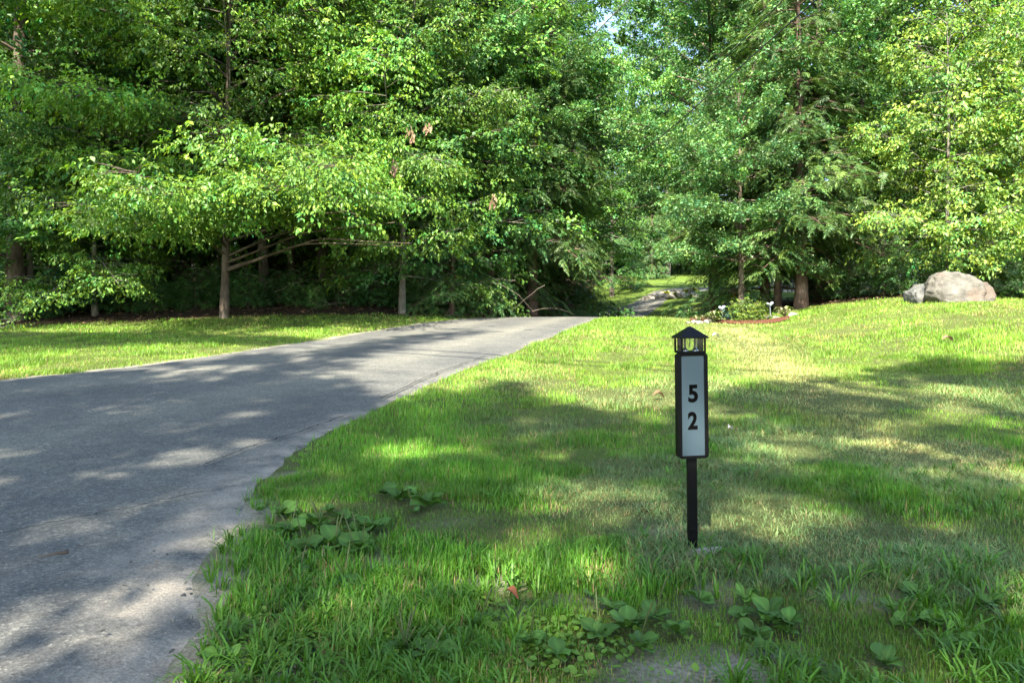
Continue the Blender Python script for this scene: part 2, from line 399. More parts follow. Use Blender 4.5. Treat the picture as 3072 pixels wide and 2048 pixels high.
# skirts down the broken edges
n0 = len(V); e0 = np.arange(len(Lp)) * K; e1 = e0 + K - 1
sk = np.vstack([V[e0] - [0, 0, .09], V[e1] - [0, 0, .09]])
a0 = np.arange(len(Lp) - 1)
qa = np.stack([e0[a0], e0[a0 + 1], n0 + a0 + 1, n0 + a0], 1); qb = np.stack([e1[a0], n0 + len(Lp) + a0, n0 + len(Lp) + a0 + 1, e1[a0 + 1]], 1)
drv = mesh_np("driveway", np.vstack([V, sk]), np.vstack([q, qa, qb]), M_asphalt, smooth=True, attrs={"dust": np.concatenate([dust, np.ones(len(sk))]), "track": np.concatenate([track, np.zeros(len(sk))])})
tag(drv, kind="structure")
M_crack = plain("crack_tar", (.012, .012, .012), .95, 0, .1)
def crack(pts, wd):
    P = np.array([ground_at(*p) for p in pts]); P = resample(P, 60)
    s = np.arange(60) * .3
    P[:, 0] += (fbm(s, s * 0 + 2) - .5) * .06; P[:, 1] += (fbm(s, s * 0 + 12) - .5) * .10
    d = np.gradient(P, axis=0); d /= np.linalg.norm(d, axis=1)[:, None]; nr = np.stack([-d[:, 1], d[:, 0]], 1)
    wv = (wd * (.4 + 1.1 * fbm(s * 3, s * 0 + 5)))[:, None]
    A = P + nr * wv; B = P - nr * wv
    V = np.vstack([np.column_stack([A, gz(A[:, 0], A[:, 1]) + .049]), np.column_stack([B, gz(B[:, 0], B[:, 1]) + .049])])
    k = np.arange(59); o = mesh_np("crack", V, np.stack([k, k + 60, k + 61, k + 1], 1), M_crack, drv)
    return o
crack(((-20, 548), (60, 530), (130, 516), (200, 500)), .004)
crack(((205, 470), (250, 452), (300, 436), (345, 420)), .006)
crack(((380, 402), (420, 383), (455, 369), (485, 358)), .008)


# ------------------------------------------------------------------ leaves and sprays (templates)
def leaf_pts(kind):
    if kind == 'ovate':     # six points, folded along the midrib
        V = np.array([[0, 0, 0], [.36, .23, .05], [.74, .17, .02], [1, 0, -.12], [.74, -.17, .02], [.36, -.23, .05]])
        T = np.array([[0, 1, 2], [0, 2, 3], [0, 3, 4], [0, 4, 5]])
    elif kind == 'diamond':
        V = np.array([[0, 0, 0], [.46, .26, .07], [1, 0, -.14], [.46, -.26, .07]]); T = np.array([[0, 1, 2], [0, 2, 3]])
    elif kind == 'oak':
        V = np.array([[0, 0, 0], [.45, .14, .03], [.72, .33, .02], [1, 0, -.12], [.72, -.33, .02], [.45, -.14, .03]])
        T = np.array([[0, 1, 3], [1, 2, 3], [0, 3, 5], [5, 3, 4]])
    elif kind == 'maple':
        V = np.array([[0, 0, 0], [.42, .50, -.03], [.60, .20, .03], [1, 0, -.12], [.60, -.20, .03], [.42, -.50, -.03]])
        T = np.array([[0, 1, 2], [0, 2, 3], [0, 3, 4], [0, 4, 5]])
    elif kind == 'needle':
        V = np.array([[0, .035, 0], [0, -.035, 0], [.6, -.075, -.03], [1, 0, -.10], [.6, .075, -.03]]); T = np.array([[0, 1, 2], [0, 2, 4], [4, 2, 3]])
    return V, T
def frames(D, roll, up=(0, 0, 1.)):
    D = D / (np.linalg.norm(D, axis=1)[:, None] + 1e-9)
    y = np.cross(np.broadcast_to(up, D.shape), D); y /= np.linalg.norm(y, axis=1)[:, None] + 1e-9
    z = np.cross(D, y)
    c, s = np.cos(roll)[:, None], np.sin(roll)[:, None]
    return np.stack([D, c * y + s * z, -s * y + c * z], 2)     # columns
def place(V, T, Rm, S, P):
    n, k = len(P), len(V)
    W = np.einsum('nij,kj->nki', Rm, V) * np.reshape(S, (-1, 1, 1)) + P[:, None, :]
    return W.reshape(-1, 3), (T[None] + (np.arange(n) * k)[:, None, None]).reshape(-1, T.shape[1])
def spray(kind, r, L=.62, leaf=.10, n=24, plane=.35, droop=.35):
    """one leafy twig along +X lying roughly flat; returns V, T, leaf index per vertex"""
    lv, lt = leaf_pts(kind)
    P = []; D = []
    subs = [(0., 0., 1.)] + [(r.uniform(.2, .7), s * r.uniform(.6, 1.0), r.uniform(.4, .7)) for s in (1, -1, 1, -1)]
    while len(P) < n:
        for (t0, ang, ln) in subs:
            t = r.uniform(.15, 1.0)
            side = r.choice([-1, 1])
            p = np.array([t0 * L, 0, 0]) + L * ln * t * np.array([math.cos(ang), math.sin(ang), 0])
            p[2] = -droop * .5 * (p[0] ** 2 + p[1] ** 2) / L + r.normal(0, .02)
            a = ang + side * r.uniform(.4, 1.1)
            P.append(p); D.append([math.cos(a), math.sin(a), -droop * r.uniform(.3, 2.2)])
    P = np.array(P[:n]); D = np.array(D[:n])
    Rm = frames(D, r.normal(0, plane, n))
    V, T = place(lv, lt, Rm, leaf * r.uniform(.5, 1.3, n), P)
    return V, T, np.repeat(np.arange(n), len(lv))
def tuft(kind, r, leaf=.12, n=18, spread=1.1):
    """leaves in a rosette round a twig end (oak)"""
    lv, lt = leaf_pts(kind)
    a = r.uniform(0, 2 * np.pi, n); e = r.uniform(-.5, spread, n)
    D = np.stack([np.sin(e) * .9 + .1, np.cos(e) * np.cos(a), np.cos(e) * np.sin(a) * .75 + .15], 1)
    P = np.stack([r.uniform(-.22, .12, n), r.normal(0, .06, n), r.normal(0, .05, n)], 1)
    V, T = place(lv, lt, frames(D, r.normal(0, .6, n)), leaf * r.uniform(.7, 1.2, n), P)
    return V, T, np.repeat(np.arange(n), len(lv))
def frond(r, L=.6, n=15, tw=.17, droop=.5):
    """flat feathery hemlock frond"""
    lv, lt = leaf_pts('needle')
    P = []; D = []; S = []
    for i in range(n):
        t = (i + .5) / n
        for s in (-1, 1):
            p = np.array([L * t, 0, -droop * L * t * t])
            a = s * r.uniform(.75, 1.1)
            P.append(p); D.append([math.cos(a), math.sin(a), -.35 * droop - droop * t * .8 + r.normal(0, .12)]); S.append(tw * (1.15 - t * .75) * r.uniform(.7, 1.2))
    P.append([L * .8, 0, -droop * L * .64]); D.append([1, 0, -1.4 * droop]); S.append(tw * 1.1)
    P = np.array(P); D = np.array(D)
    V, T = place(lv, lt, frames(D, r.normal(0, .3, len(P))), np.array(S), P)
    return V, T, np.repeat(np.arange(len(P)), len(lv))
def brush(r, n=36, L=.16):
    """soft tuft of long pine needles"""
    V = np.array([[0, .006, 0], [0, -.006, 0], [1, 0, -.08]]); T = np.array([[0, 1, 2]])
    a = r.uniform(0, 2 * np.pi, n); e = r.uniform(.0, 1.25, n)
    D = np.stack([np.sin(e), np.cos(e) * np.cos(a), np.cos(e) * np.sin(a)], 1)
    V = V * np.array([1, 1.0 / L * .9, 1])
    W, TT = place(V, T, frames(D, r.uniform(0, 3, n)), L * r.uniform(.7, 1.1, n), np.stack([r.uniform(-.2, .15, n), r.normal(0, .02, n), r.normal(0, .02, n)], 1))
    return W, TT, np.repeat(np.arange(n), 3)

def leaf_colours(r, ns, idx, base, var=.22, warm=.10, tone=None):
    """own colour of every leaf: some yellower, some deeper, and whole twigs differ a little"""
    k = idx.max() + 1
    v = 1 + r.normal(0, var, (ns, k)) ; v = np.clip(v, .5, 1.7)
    tw = np.clip(1 + r.normal(0, var * .6, (ns, 1)), .6, 1.5)
    wv = r.normal(0, warm, (ns, k)) + r.normal(0, warm * .8, (ns, 1))
    c = np.asarray(base)[None, None, :] * (v * tw)[..., None]
    c = c * (1 + np.stack([wv * 2.0, wv * .6, -wv * .6], 2))
    if tone is not None: c = c * tone[:, None, None]
    return np.clip(c[:, idx, :].reshape(-1, 3), .004, .8)

# ------------------------------------------------------------------ tree growing
def grow(seed, h, r_c, h0, n_limb, kind, base, leaf, n_leaf=22, spray_len=.6, e0=(.1, .7), sag=.25, profile=None, per=1.0,
         trunk_r=.16, lean=(0, 0), dens=1.0, plane=.35, droop=.35, aim=None, var=.22, warm=.10, twigs=True):
    """trunk + limbs + sub-branches carrying leafy twigs; returns two meshes' data (wood, leaves)"""
    r = np.random.default_rng(seed)
    wood = Acc(); zt = np.linspace(0, 1, 12)
    wx = np.cumsum(r.normal(0, .05, 12)) * h * .03; wy = np.cumsum(r.normal(0, .05, 12)) * h * .03
    wx -= wx[0]; wy -= wy[0]
    tp = np.stack([wx + lean[0] * zt * h, wy + lean[1] * zt * h, zt * h], 1); tp[0, 2] = -.15
    rad = trunk_r * (1 - .85 * zt); rad[0] *= 1.25; rad[1] *= 1.02
    wood.add(*tube(tp, rad, 10))
    def trunk_at(z): return np.array([np.interp(z, tp[:, 2], tp[:, 0]), np.interp(z, tp[:, 2], tp[:, 1]), z])
    if profile is None: profile = lambda t: math.sin(math.pi * min(1, .18 + .80 * t)) ** .7
    P = []; D = []; TN = []
    for i in range(n_limb):
        t = ((i + r.uniform(0, .9)) / n_limb)
        z = h0 + (h * .97 - h0) * t
        L = r_c * profile(t) * r.uniform(.65, 1.12)
        az = i * 2.39996 + r.normal(0, .4)
        el = np.interp(t, [0, 1], e0[::1]) + r.normal(0, .20)
        if aim is not None:
            az, L, el = aim(i, t, az, L, el, r)
        if L < .25: continue
        o = trunk_at(z); s = np.linspace(0, 1, 9)
        d = np.array([math.cos(az), math.sin(az)])
        perp = np.array([-d[1], d[0]]); bow = r.normal(0, .10) * L
        lp = np.stack([o[0] + d[0] * L * s + perp[0] * bow * s ** 2, o[1] + d[1] * L * s + perp[1] * bow * s ** 2,
                       o[2] + math.tan(el) * L * s - sag * L * s ** 2], 1)
        lr = max(.012, trunk_r * .33 * (L / r_c) ** .8)
        wood.add(*tube(lp, lr * (1 - .86 * s), 5))
        tone = np.clip(r.normal(1, .20), .6, 1.5)
        nsub = max(3, int(L * 3.9 * per))
        for j in range(nsub):
            q = .22 + .78 * (j + r.uniform(0, 1)) / nsub
            sd = 1 if j % 2 else -1
            b = np.array([np.interp(q, s, lp[:, k]) for k in range(3)])
            sa = az + sd * r.uniform(.45, 1.15)
            sl = (.35 + .42 * L * (1.05 - q)) * r.uniform(.7, 1.2)
            e = np.array([math.cos(sa), math.sin(sa), r.uniform(-.25, .30) - .15 * sag])
            if twigs: wood.add(*tube(np.stack([b, b + e * sl * .5 + [0, 0, .03 * sl], b + e * sl]), [.010, .007, .003], 3))
            m = max(2, int(sl / (spray_len * .30) * dens))
            for kx in range(m):
                f = (kx + r.uniform(.3, 1)) / m
                P.append(b + e * sl * f + r.normal(0, .06, 3) + np.array([0, 0, r.normal(0, .12)])); 
                ya = sa + r.normal(0, .55); D.append([math.cos(ya), math.sin(ya), r.normal(-.30 if kind != 'oak' else .1, .28)]); TN.append(tone)
        P.append(lp[-1]); D.append([d[0], d[1], -.1]); TN.append(tone)
    P = np.array(P); D = np.array(D); TN = np.array(TN)
    var_n = 5; Vs = []; Ts = []; Cs = []; off = 0
    pick = r.integers(0, var_n, len(P))
    for v in range(var_n):
        if kind in ('ovate', 'diamond', 'maple'): tv, tt, ti = spray(kind, r, spray_len, leaf, n_leaf, plane, droop)
        elif kind == 'oak': tv, tt, ti = tuft('oak', r, leaf, n_leaf)
        elif kind == 'hemlock': tv, tt, ti = frond(r, spray_len, n_leaf, leaf, droop)
        elif kind == 'pine': tv, tt, ti = brush(r, n_leaf, leaf)
        k = np.nonzero(pick == v)[0]
        if not len(k): continue
        W, T = place(tv, tt, frames(D[k], r.normal(0, .40, len(k))), r.uniform(.8, 1.2, len(k)), P[k])
        Vs.append(W); Ts.append(T + off); off += len(W)
        Cs.append(leaf_colours(r, len(k), ti, base, var, warm, TN[k]))
    wv, wt, _ = wood.out()
    return (wv, wt), (np.concatenate(Vs), np.concatenate(Ts), np.concatenate(Cs))
class Proto:
    """a kind of tree: its two meshes, shared by all its copies"""
    def __init__(s, bark, leafm, *a, **k):
        s.bark, s.leafm = bark, leafm; s.wood, s.leaf = grow(*a, **k); s.me = None
    def put(s, name, loc, rz, sc, label, cat="tree", group=None, sz=None):
        t = empty(name, loc, rz, sc)
        if sz: t.scale = (sc, sc, sc * sz)
        tag(t, label, cat, group)
        if s.me is None:
            a = mesh_np("trunk", *s.wood, s.bark, t, smooth=True); b = mesh_np("crown", s.leaf[0], s.leaf[1], s.leafm, t, col=s.leaf[2])
            s.me = (a, b); s.wood = s.leaf = None
        else:
            for o in s.me:
                c = o.copy(); COL.objects.link(c); c.parent = t
        return t

G_beech = (.125, .245, .036); G_maple = (.105, .225, .040); G_dark = (.060, .150, .034); G_oak = (.098, .208, .056)
G_hem = (.085, .165, .038); G_yel = (.165, .270, .050); G_blue = (.108, .222, .072); G_pine = (.10, .17, .075)

cone = lambda t: (1 - t) ** .75 * .95 + .05
low = lambda t: math.sin(math.pi * min(1, .30 + .68 * t)) ** .8

def aim_beech(i, t, az, L, el, r):
    if i < 9:     # the long low limbs that arch out over the verge towards the drive
        return (R(-95 + 11.5 * i) + r.normal(0, .06), r.uniform(5.2, 6.6), r.uniform(.30, .48))
    return az, L, el
beech = Proto(M_bark_dark, M_leaf, 11, 12.5, 6.0, 1.7, 60, 'diamond', G_beech, .112, 23, .66, (.18, .75), .30, low, 1.15, .115, (.012, 0), 1.05, .5, .55, aim_beech)
beech2 = Proto(M_bark_beech, M_leaf, 12, 10.5, 4.2, 1.2, 44, 'diamond', G_beech, .112, 22, .6, (.12, .8), .25, low, 1.1, .11, dens=1.1, plane=.5, droop=.55)
ybeech = Proto(M_bark_beech, M_leaf, 13, 8.2, 2.9, .5, 46, 'diamond', G_yel, .105, 20, .55, (.15, .9), .15, lambda t: (1 - t) ** .55 * .9 + .1, 1.3, .06, dens=1.2, droop=.55)
maple1 = Proto(M_bark_grey, M_leaf, 14, 15, 4.8, 2.2, 48, 'maple', G_maple, .110, 16, .6, (.1, .9), .2, low, .78, .155, plane=.5, droop=.5)
maple2 = Proto(M_bark_grey, M_leaf, 15, 12, 4.0, 1.0, 42, 'maple', G_dark, .118, 16, .62, (.05, .8), .2, low, .95, .17, plane=.5, droop=.5)
oak1 = Proto(M_bark_dark, M_oak, 16, 17, 5.2, 4.2, 52, 'oak', G_oak, .125, 17, .6, (.2, 1.0), .12, low, 1.2, .165)
oak2 = Proto(M_bark_dark, M_oak, 17, 9.5, 3.3, 2.0, 44, 'oak', G_blue, .12, 17, .55, (.1, .9), .12, low, 1.35, .12, dens=1.15)
hem1 = Proto(M_bark_red, M_needle, 18, 14, 3.1, 2.2, 104, 'hemlock', G_hem, .15, 15, .55, (-.05, .35), .22, cone, 1.2, .20, droop=.45)
hem2 = Proto(M_bark_red, M_needle, 19, 11, 2.8, .4, 66, 'hemlock', (.070, .150, .040), .16, 15, .58, (-.1, .3), .20, cone, 1.15, .15, droop=.5)
sap1 = Proto(M_bark_dark, M_leaf, 20, 3.0, 1.5, .3, 20, 'diamond', G_dark, .115, 18, .5, (.2, .9), .15, low, 1.2, .025)
sap2 = Proto(M_bark_dark, M_leaf, 21, 3.6, 1.7, .25, 20, 'maple', (.05, .125, .04), .15, 11, .5, (.2, .8), .15, low, 1.1, .03, plane=.22)
pine1 = Proto(M_bark_dark, M_needle, 22, 4.2, 1.4, .35, 30, 'pine', G_pine, .17, 40, .45, (.1, .7), .05, cone, 1.4, .045)
fir = Proto(M_bark_dark, M_needle, 23, 4.0, 1.2, .15, 44, 'hemlock', (.09, .21, .035), .15, 12, .45, (.0, .5), .1, cone, 1.3, .05)

# ------------------------------------------------------------------ the wood left of the drive
def put(p, name, px, Y, rz, sc, label, cat="tree", group=None, sz=None, dz=0.0):
    X, Yy, z = at(px, Y)
    return p.put(name, (X, Yy, z - .02 + dz), rz, sc, label, cat, group, sz)

LW = "trees of the wood left of the driveway"
big = put(beech, "beech_tree", 224, 19.9, R(0), 1.05, "spreading beech with pale green leaves and long low limbs arching over the left verge", group=LW)
put(oak1, "oak_tree", 15, 19.6, R(40), 1.45, "tall oak with thick grey trunk at the far left edge of the woods", group=LW)
put(maple1, "maple_tree", 108, 23, R(170), 1.05, "maple with bright crown behind bare dead twigs, trunk lit on one side", group=LW)
put(beech2, "beech_tree", 402, 21.5, R(30), 1.0, "smaller bright beech at the drive end of the left woods", group=LW)
put(oak1, "oak_tree", 186, 25, R(70), 1.0, "oak whose trunk base is sunlit just behind the spreading beech", group=LW)
put(maple1, "maple_tree", 199, 25.8, R(280), .9, "slimmer maple leaning against the sunlit oak trunk behind the beech", group=LW)
put(hem1, "hemlock_tree", 338, 23.5, R(10), 1.0, "dark straight hemlock trunk under the beech limbs in the left woods", group=LW)
put(maple2, "maple_tree", 421, 23.2, R(200), 1.0, "maple with curved leaning grey trunk at the right end of the dark woods", group=LW)
put(hem2, "hemlock_tree", 490, 25.0, R(120), 1.15, "feathery hemlock directly right of the small bright beech", group="hemlocks along the left side of the driveway")
put(hem1, "hemlock_tree", 532, 26.0, R(250), 1.05, "tallest feathery hemlock in the middle, overhanging the driveway crest", group="hemlocks along the left side of the driveway")
put(hem2, "hemlock_tree", 536, 30.0, R(60), 1.05, "hemlock with light drooping sprays nearest the driveway dip", group="hemlocks along the left side of the driveway")
put(maple1, "maple_tree", 562, 31, R(20), .72, "low bright maple with leafy branch tips reaching over the driveway bend", group=LW)
put(maple1, "maple_tree", 560, 41, R(90), 1.1, "tall yellow green maple above the gap of the driveway", group=LW)
put(maple2, "maple_tree", 30, 20.0, R(75), .66, "shaded low maple with broad leaves at the left picture edge", group=LW)
put(beech2, "beech_tree", 95, 20.4, R(210), .74, "young beech with pale leaf tiers left of the spreading beech", group=LW)
put(hem2, "hemlock_tree", 452, 22.6, R(300), .62, "small dark hemlock by the verge under the small bright beech", group="hemlocks along the left side of the driveway")

FILL = [(66, 27, "beech", 1.25, "tall beech filling the wood behind the far left trunk"), (150, 22.5, "tallmaple", 1.2, "maple close behind the left side of the spreading beech"),
        (265, 23.0, "tallmaple", 1.1, "maple close behind the right side of the spreading beech"), (325, 24.5, "tallmaple", 1.35, "tall maple above the dark hemlock trunk in the left woods"),
        (372, 23.5, "tallmaple", 1.1, "maple between the dark hemlock trunk and the small bright beech"), (455, 24.5, "tallmaple", 1.0, "tall maple between the small bright beech and the feathery hemlocks"),
        (515, 29, "maple", 1.4, "tall maple behind the feathery hemlocks by the driveway"), (-190, 22, "beech", 1.2, "beech just cut by the left picture edge"),
        (5, 26, "maple", 1.4, "tall maple standing behind the far left trunk")]
for px_, Y_, kd_, sc_, lb_ in FILL: put({"beech": beech2, "maple": maple2, "tallmaple": maple1}[kd_], kd_.replace("tall", "") + "_tree", px_, Y_, R(px_ * 7), sc_, lb_, group=LW)
put(oak1, "oak_tree", 552, 34, R(20), 1.0, "tall oak leaning its crown over the driveway gap from the left", group=LW)
for k_, pts_ in enumerate((((228, 262), (262, 249), (300, 233), (345, 227), (395, 222)), ((230, 255), (262, 240), (300, 228), (330, 219), (360, 216)),
                           ((228, 270), (268, 256), (300, 243), (345, 243), (402, 246)), ((228, 268), (275, 253), (320, 237), (360, 241), (410, 243)), ((228, 240), (280, 226), (310, 215), (352, 210)))):
    Pq = np.array([((p[0] - CX) / F * y_ , y_, H - (p[1] - HY) / F * y_) for p, y_ in zip(pts_, np.linspace(19.8, 16.8 - .3 * k_, len(pts_)))]) - np.array(big.location)
    u_ = np.linspace(0, len(Pq) - 1, 14); Pq = np.stack([np.interp(u_, np.arange(len(Pq)), Pq[:, q]) for q in range(3)], 1) / 1.05
    Pq[1:-1] = (Pq[:-2] + Pq[1:-1] * 2 + Pq[2:]) / 4
    V, T = tube(Pq, np.linspace(.036, .008, 14), 6); mesh_np("limb", V, T, M_bark_dark, big, smooth=True)
for k_, (px_, Y_, sc_) in enumerate([(143, 22.6, .8), (176, 27, .9), (246, 26, .85), (292, 24.6, .8), (312, 28, 1.0), (362, 26, .85), (388, 25, .75), (438, 24.4, .7), (456, 25.5, .8), (466, 23.8, .65), (512, 26.5, .8), (85, 21.8, .8)]):
    put(oak1, "oak_tree", px_, Y_, R(50 * k_), sc_, ["slim", "slightly crooked", "straight"][k_ % 3] + " dark oak trunk in the shade under the left canopy", group="slim oaks in the dark under the left canopy")
rr = np.random.default_rng(5)
back = [maple1, oak1, hem2, maple2, hem1, beech2]
for k in range(44):
    Y = rr.uniform(26, 56); px = rr.uniform(-180, 510)
    if px > 430: px -= 200
    X, _, z = at(px, Y)
    p = back[k % 6]
    p.put(["maple_tree", "oak_tree", "hemlock_tree", "maple_tree", "hemlock_tree", "beech_tree"][k % 6], (X, Y, z - .02), rr.uniform(0, 6.28), rr.uniform(.9, 1.25),
          ["dim maple", "dim oak", "drooping dim hemlock", "low crowned dim maple", "dim tall hemlock", "pale dim beech"][k % 6] + " standing deep in the dark woods left of the driveway", "tree", "trees deep in the dark left woods")
for k in range(34):
    px = rr.uniform(-90, 545); Y = float(np.interp(px, [-90, 0, 180, 400, 500, 600], [19.6, 19.8, 20.4, 22, 24, 33])) + rr.uniform(-.2, 12)
    if px > 520: Y = min(Y, 28)
    if 165 < px < 480:
        if k % 3: continue
        Y += 3.5
    X, _, z = at(px, Y)
    (sap1, sap2)[k % 2].put("forest_sapling", (X, Y, z - .02), rr.uniform(0, 6.28), rr.uniform(.6, 1.15),
          ("pale oval leaved sapling" if k % 2 == 0 else "broad lobed leaved sapling") + " in the shade under the left woods", "sapling", "saplings under the left woods")
for k in range(44):      # seedlings and ferny low growth along the dark foot of the wood
    px = -20 + k * 11.5 + rr.uniform(-5, 5); Y = float(np.interp(px, [-90, 0, 180, 400, 500], [19.4, 19.9, 21.2, 22.4, 24])) + rr.uniform(-.3, 2.2)
    X, _, z = at(px, Y)
    (sap2, sap1)[k % 2].put("forest_seedling", (X, Y, z - .02), rr.uniform(0, 6.28), rr.uniform(.22, .42), ("broad leaved" if k % 2 == 0 else "narrow leaved") + " low seedling at the shaded foot of the left woods", "seedling", "low seedlings at the foot of the left woods")
for px_, Y_, sc_, lb_ in ((598, 84, 2.0, "left of the others"), (634, 88, 2.15, "in the middle"), (668, 85, 2.0, "right of the others")):
    put(maple1, "maple_tree", px_, Y_, R(px_), sc_, "very tall far maple closing the sky above the clearing, " + lb_, group="very tall maples above the clearing")
# far wood that closes the view behind the drive
for k in range(64):
    px = rr.uniform(-150, 1150) if k % 2 else rr.uniform(430, 760); Y = rr.uniform(60, 88)
    if 575 < px < 770: Y += 30
    if 690 < px < 890: continue
    X, _, z = at(px, Y)
    back[k % 6].put(["maple_tree", "oak_tree", "hemlock_tree", "maple_tree", "hemlock_tree", "beech_tree"][k % 6], (X, Y, z - .02), rr.uniform(0, 6.28), rr.uniform(1.0, 1.4) * (1.35 if 430 < px < 690 else 1),
          ["distant maple", "distant oak", "distant bushy hemlock", "distant low maple", "distant tall hemlock", "distant beech"][k % 6] + " on the hill beyond the driveway", "tree", "distant trees on the hill beyond the driveway")

for k in range(18):
    px = 575 + k * 13 + rr.uniform(-5, 5); Y = rr.uniform(88, 96)
    X, _, z = at(px, Y)
    (sap1, sap2)[k % 2].put("thicket_shrub", (X, Y, z - .1), rr.uniform(0, 6.28), rr.uniform(2.2, 3.4), ("pale leaved" if k % 2 == 0 else "dark leaved") + " thicket shrub on the hill above the far lawn", "shrub", "thicket above the far lawn")
# ------------------------------------------------------------------ trees on the right
RW = "trees behind the lawn on the right"
put(hem1, "hemlock_tree", 801, 21.6, R(100), .95, "hemlock with thick dark trunk standing behind the mulch bed", group=RW, sz=.92)
put(hem1, "hemlock_tree", 745, 25.5, R(330), 1.0, "hemlock with low brown shaded boughs left of the thick dark trunk", group=RW)
put(oak1, "oak_tree", 821, 24.5, R(190), 1.0, "oak with reddish lit trunk just right of the thick hemlock trunk", group=RW)
put(oak1, "oak_tree", 813, 31, R(20), 1.15, "tallest oak with straight dark trunk against the sky gaps", group=RW)
put(oak2, "oak_tree", 742, 21.3, R(45), .82, "round blue green oak left of the hemlocks with tufted leaves", group=RW)
put(oak1, "oak_tree", 716, 28, R(130), 1.15, "oak rising directly behind the round blue green oak", group=RW)
put(hem1, "hemlock_tree", 778, 22.6, R(15), .62, "thin stemmed hemlock between the bed lights and the thick trunk", group=RW)
put(oak1, "oak_tree", 925, 29, R(300), 1.2, "broad oak behind the yellow green young beech", group=RW)
put(maple2, "maple_tree", 835, 23.5, R(10), .75, "small lobed leaf maple beside the oak with reddish trunk", group=RW)
put(hem2, "hemlock_tree", 765, 24.2, R(80), 1.15, "hemlock crown rising between the blue green oak and the thick trunk", group=RW)
put(hem2, "hemlock_tree", 862, 24.0, R(160), .95, "bushy hemlock in front of the grey house, right of the lit trunk", group=RW)
put(ybeech, "beech_tree", 948, 19.6, R(10), 1.0, "yellow green young beech right behind the boulders", group=RW)
put(beech2, "beech_tree", 1015, 22.0, R(240), 1.1, "tall pale beech filling the top right corner", group=RW)
put(maple1, "maple_tree", 966, 27, R(100), 1.1, "tall maple with thick grey forked trunk at top right", group=RW)
put(ybeech, "beech_tree", 1048, 19.0, R(200), .8, "yellow green beech sapling cut by the right picture edge", group=RW)
put(pine1, "pine_tree", 884, 20.6, R(0), .62, "soft small white pine left of the boulders", group="soft small pines behind the boulders")
put(pine1, "pine_tree", 1012, 18.6, R(90), .62, "soft small white pine right of the boulders", group="soft small pines behind the boulders")
put(maple2, "maple_tree", 905, 25.5, R(60), .8, "dark maple in the shade behind the soft pine", group=RW)
put(oak1, "oak_tree", 713, 44, R(210), 1.5, "tall oak closing the sky gap behind the round blue green oak", group=RW)
put(fir, "fir_tree", 634, 60, R(0), 1.0, "small bright green fir on the far bank by the drive")
put(hem2, "hemlock_tree", 652, 76, R(140), 1.0, "grey green hemlock right of the small bright fir", group="evergreens on the far bank")
put(maple2, "maple_tree", 612, 55, R(0), 1.0, "dark maple left of the small bright fir on the bank", group="evergreens on the far bank")
for k, (px, Y, s) in enumerate([(890, 33, 1.0), (930, 38, 1.1), (1000, 33, 1.1), (1060, 27, 1.0), (1120, 30, 1.1)]):
    (oak1, maple1)[k % 2].put(("oak_tree", "maple_tree")[k % 2], at(px, Y), k * 1.3, s, ("dark oak" if k % 2 == 0 else "leafy maple") + " in the second row behind the right lawn", "tree", "second row trees behind the right lawn")
for k, (px, Y, s) in enumerate([(905, 20.3, .5), (925, 19.6, .45), (985, 19.2, .5), (1005, 18.8, .4), (1030, 18.5, .5), (850, 22, .45)]):
    sap1.put("woodland_shrub", at(px, Y), k * 2.1, s, "low leafy shrub at the lawn edge behind the boulders", "shrub", "low shrubs behind the boulders")

# ------------------------------------------------------------------ shade trees behind the camera: their crowns throw the dappled shade
Q = 1024 / 2352.0
def poly(*p): return np.array(p, float) * Q
SHADE = [
    poly((-200, 880), (0, 868), (420, 832), (690, 800), (830, 845), (800, 868), (880, 888), (960, 893), (860, 950), (720, 1020), (600, 1110), (520, 1230), (390, 2400), (-400, 2400), (-400, 1568)),
    poly((960, 893), (1040, 870), (1150, 850), (1240, 880), (1200, 915), (1330, 925), (1500, 925), (1560, 915), (1650, 905), (1720, 880), (1850, 860), (1990, 850),
         (2100, 815), (2200, 812), (2560, 835), (2560, 2400), (390, 2400), (520, 1230), (600, 1110), (720, 1020), (860, 950)),
    poly((-200, 757), (350, 760), (650, 765), (740, 780), (690, 790), (560, 800), (400, 797), (200, 802), (-200, 802)),
    poly((900, 757), (1140, 741), (1140, 748), (950, 765)),
    poly((-260, 700), (300, 700), (480, 690), (900, 690), (1000, 735), (0, 735), (-260, 740)),
]
STREAK = [poly((720, 818), (1000, 772), (1190, 741), (1215, 742), (1030, 778), (760, 830)), poly((850, 790), (1090, 746), (1104, 748), (866, 795)), poly((760, 806), (960, 778), (970, 781), (770, 812))]
LIT = [(440, 1180, 120, 26), (380, 1232, 70, 16), (350, 1365, 110, 45), (400, 860, 90, 9), (620, 850, 70, 8), (300, 1440, 70, 30), (130, 960, 90, 10),
       (950, 1045, 120, 32), (720, 1470, 250, 115), (1010, 1425, 150, 55), (1990, 1205, 130, 42), (1750, 972, 120, 22), (1880, 1040, 130, 32), (2200, 930, 160, 45), (2080, 900, 110, 14), (1270, 1310, 120, 48),
       (2250, 1070, 90, 30), (1440, 1170, 100, 38), (1700, 1130, 50, 20)]
def shade_prob(X, Y):
    X = np.asarray(X, float); Y = np.asarray(Y, float)
    ok = Y > 1.2
    px, py = to_px(X, np.maximum(Y, .5), gz(X, Y))
    s = np.zeros(X.shape)
    for P in SHADE: s = np.maximum(s, inside(px, py, P) * 1.0)
    for (cx, cy_, ax, ay) in LIT:
        s = np.where(((px - cx * Q) / (ax * Q)) ** 2 + ((py - cy_ * Q) / (ay * Q)) ** 2 < 1, .10, s)
    s = np.where(~ok, .9, s)
    s = np.where((np.abs(px - 512) > 640) & (Y < 11), .8, s)
    return s
